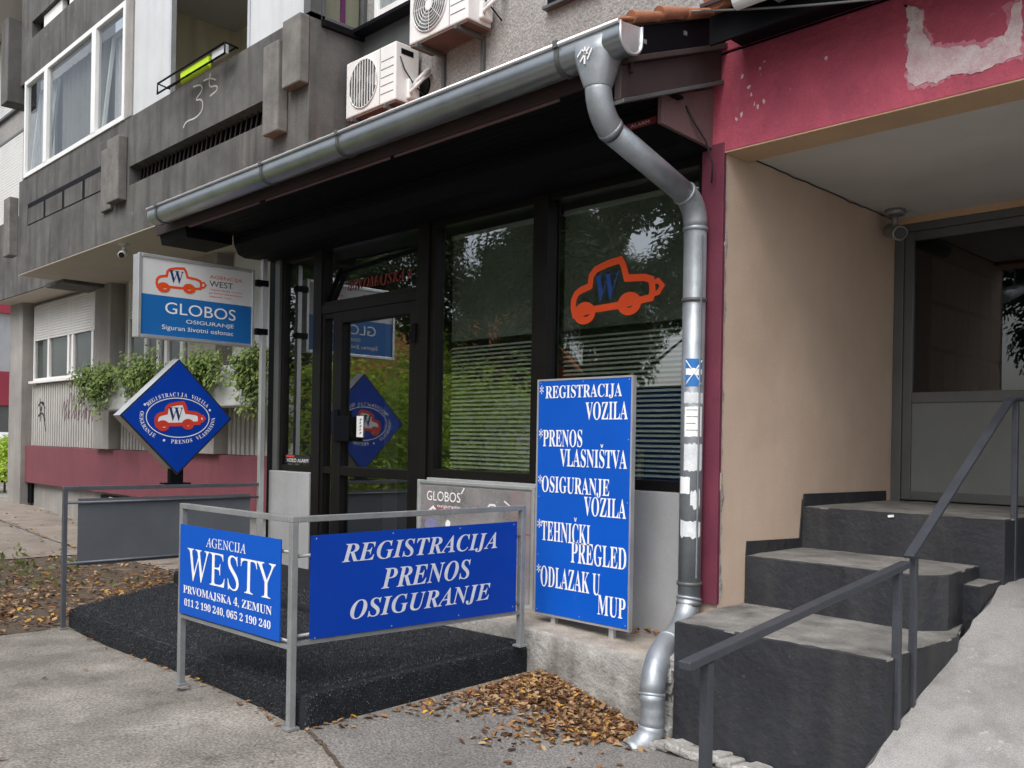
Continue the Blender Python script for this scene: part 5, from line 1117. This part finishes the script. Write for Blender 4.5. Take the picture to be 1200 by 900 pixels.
for k in range(130):
    cx = -12.3 + r.gauss(0, 1.0); cy_ = 3.6 + r.gauss(0, .5)
    if cx > -8.6: continue
    leaf(mb, (cx, cy_, g(cx, cy_)+.04), (r.gauss(0, 1), r.gauss(0, 1), .3), r.uniform(.06, .13), r)
o = mb.build('weeds', M['grass'], recalc=False); o['kind'] = 'stuff'

# ------------------------------------------------------------------ far left: red and white house, parked car, shrub
fh = thing('distant_house', 'far red and white banded building at the left edge', 'building', (-46, 14, 0))
MB().box(-52, -42, 8, 24, 0, 2.6).build('ground_floor', M['interior'], fh); MB().box(-52, -41.9, 8, 24, 2.6, 4.0).build('red_band', M['redwall'], fh)
MB().box(-52, -42, 8, 24, 4.0, 6.4).build('white_wall', M['greywhite'], fh); MB().box(-52, -41.8, 8, 24, 6.4, 7.4).build('red_band', M['redwall'], fh)
for k in range(5): MB().box(-41.99, -41.95, 9+k*3, 11+k*3, 4.3, 6.0).build('window', M['interior'], fh)
sh = thing('green_shrub', 'bright green shrub beyond the left end of the building', 'shrub', (-24.5, 6.9, 0)); mb = MB(); r = random.Random(51)
for k in range(1500):
    a = r.uniform(0, 6.28); e = r.uniform(0, 1.5); R_ = .75*r.uniform(.6, 1); leaf(mb, (-24.5+R_*math.cos(a)*math.cos(e), 6.9+R_*math.sin(a)*math.cos(e), .3+1.1*math.sin(e)*r.uniform(.4, 1)), (math.cos(a), math.sin(a), 1), .12, r)
mb.build('foliage', M['leafb'], sh, recalc=False); MB().tube([(-24.5, 6.9, -.05), (-24.5, 6.9, .6)], [.03, .02], 8).build('stem', M['bark'], sh)
pc = thing('parked_car', 'white parked car partly visible beyond the green shrub', 'car', (-31, 9, 0))
bodyp = [(-1.9, .35), (-1.95, .75), (-1.1, .95), (-.7, 1.45), (.9, 1.48), (1.6, 1.0), (2.0, .95), (2.05, .4)]
mb = MB(); mb.prism([(-31+x, z) for x, z in bodyp], 'xz', 8.2, 9.8); mb.build('body', M['carpaint'], pc, bevel=.08, seg=3)
for y in (8.19, 9.81): MB().prism([(-31-.95, .98), (-31-.62, 1.38), (-31+.8, 1.40), (-31+1.3, 1.0)], 'xz', y-.01, y+.01).build('window', M['lens'], pc)
for x in (-1.25, 1.3):
    for y in (8.15, 9.65): wv = MB().tube([(-31+x, y, .31), (-31+x, y+.2, .31)], .31, 24).build('wheel', M['tyre'], pc); MB().tube([(-31+x, y-.006, .31), (-31+x, y+.206, .31)], .18, 18).build('rim', M['alu'], wv)

# ------------------------------------------------------------------ across the street (seen in the window reflections)
def tree_parts(seed, H=9.0, spread=3.4, n=15000, lm=None, base=2.2, ls=.2):
    r = random.Random(seed); tr = MB(); cr = MB()
    tr.tube([(0, 0, -.2), (.05, .02, 1.2), (.0, .1, 2.6), (.15, .05, 4.2), (.1, 0, H*.75)], [.26, .20, .17, .13, .05], 12)
    for k in range(9):
        a = k*2.4; z0 = 2.2 + k*.5; l = spread*r.uniform(.6, .95); tr.tube([(.05, .05, z0), (l*.4*math.cos(a), l*.4*math.sin(a), z0+.7), (l*math.cos(a), l*math.sin(a), z0+1.6)], [.09, .06, .02], 8)
    cl = []
    for k in range(46):
        a = r.uniform(0, 6.28); zz = r.uniform(base, H); fr = 1-abs((zz-(base+H)*.48)/((H-base)*.62))**2; rad = spread*max(.15, fr)**.5*r.uniform(.35, 1.0); cl.append((rad*math.cos(a), rad*math.sin(a), zz, r.uniform(.55, 1.05)))
    for k in range(n):
        c = r.choice(cl); d = Vector((r.gauss(0, 1), r.gauss(0, 1), r.gauss(0, .75))).normalized()*c[3]*r.random()**.4
        leaf(cr, (c[0]+d.x, c[1]+d.y, c[2]+d.z), (d.x, d.y, d.z+.6), r.uniform(.7, 1.2)*ls, r)
    return tr, cr
tr, cr = tree_parts(3, n=42000, base=3.3)
t0 = thing('street_tree', 'tall leafy street tree across the road, mirrored in the shop windows', 'tree', (-14.0, -7.0, 0), 'street trees across the road')
def put(mb, dx, dy): mb.v = [(x+dx, y+dy, z) for x, y, z in mb.v]; return mb
put(tr, -14, -7).build('trunk', M['bark'], t0, recalc=False); put(cr, -14, -7).build('crown', M['leafd'], t0, recalc=False)
for (x, y, s, ro, lab) in ((-9.4, -8.6, 1.05, 1.1, 'street tree across the road opposite the orange car emblem'), (-23.0, -17.0, 1.1, 2.3, 'street tree across the road beyond the low garden hedge'), (-5.2, -8.5, 1.15, 4.0, 'street tree across the road opposite the steps'), (-19.0, -7.6, 1.0, 5.1, 'street tree across the road in front of the tiled cottage'), (-31.0, -9.5, 1.2, 3.1, 'farthest street tree across the road beside the tiled cottage')):
    dup(t0, None, (x, y, 0), lab, ro, s)
tr, cr = tree_parts(11, 2.55, 1.6, 6500, None, .4, .15)
t1 = thing('garden_bush', 'bright green bush in the soil bed left of the railing, mirrored in the door glass', 'bush', (-12.4, .85, -.25), 'garden bushes across the road')
tr = MB().tube([(0, 0, -.1), (0, 0, 1.6)], [.07, .03], 8); put(tr, -12.4, .85).build('trunk', M['bark'], t1); put(cr, -12.4, .85).build('crown', M['leafb'], t1, recalc=False)
dup(t1, None, (-12.0, -1.0, -.1), 'lighter bush at the kerb below the tiled cottage', 1.3, .9); dup(t1, None, (-17.2, -3.6, 0), 'tallest garden bush across the road', 2.5, 1.2)
ho = thing('garden_cottage', 'cottage with orange tiled roof across the road', 'house', (-24, -11, 0))
MB().box(-29, -21.5, -15, -9, -.1, 3.0).build('wall', M['lowwall'], ho); mb = MB(); mb.prism([(-15.5, 2.9), (-12, 5.6), (-8.5, 2.9), (-8.5, 3.05), (-12, 5.8), (-15.5, 3.05)], 'yz', -29.4, -21.1); mb.build('roof', surf('bright_tile', (.55, .18, .08), (.42, .13, .06), 4, .8, .3, 20), ho)
MB().box(-27, -25.8, -8.99, -8.95, 1, 2.3).build('window', M['interior'], ho); MB().box(-24, -22.8, -8.99, -8.95, 1, 2.3).build('window', M['interior'], ho)
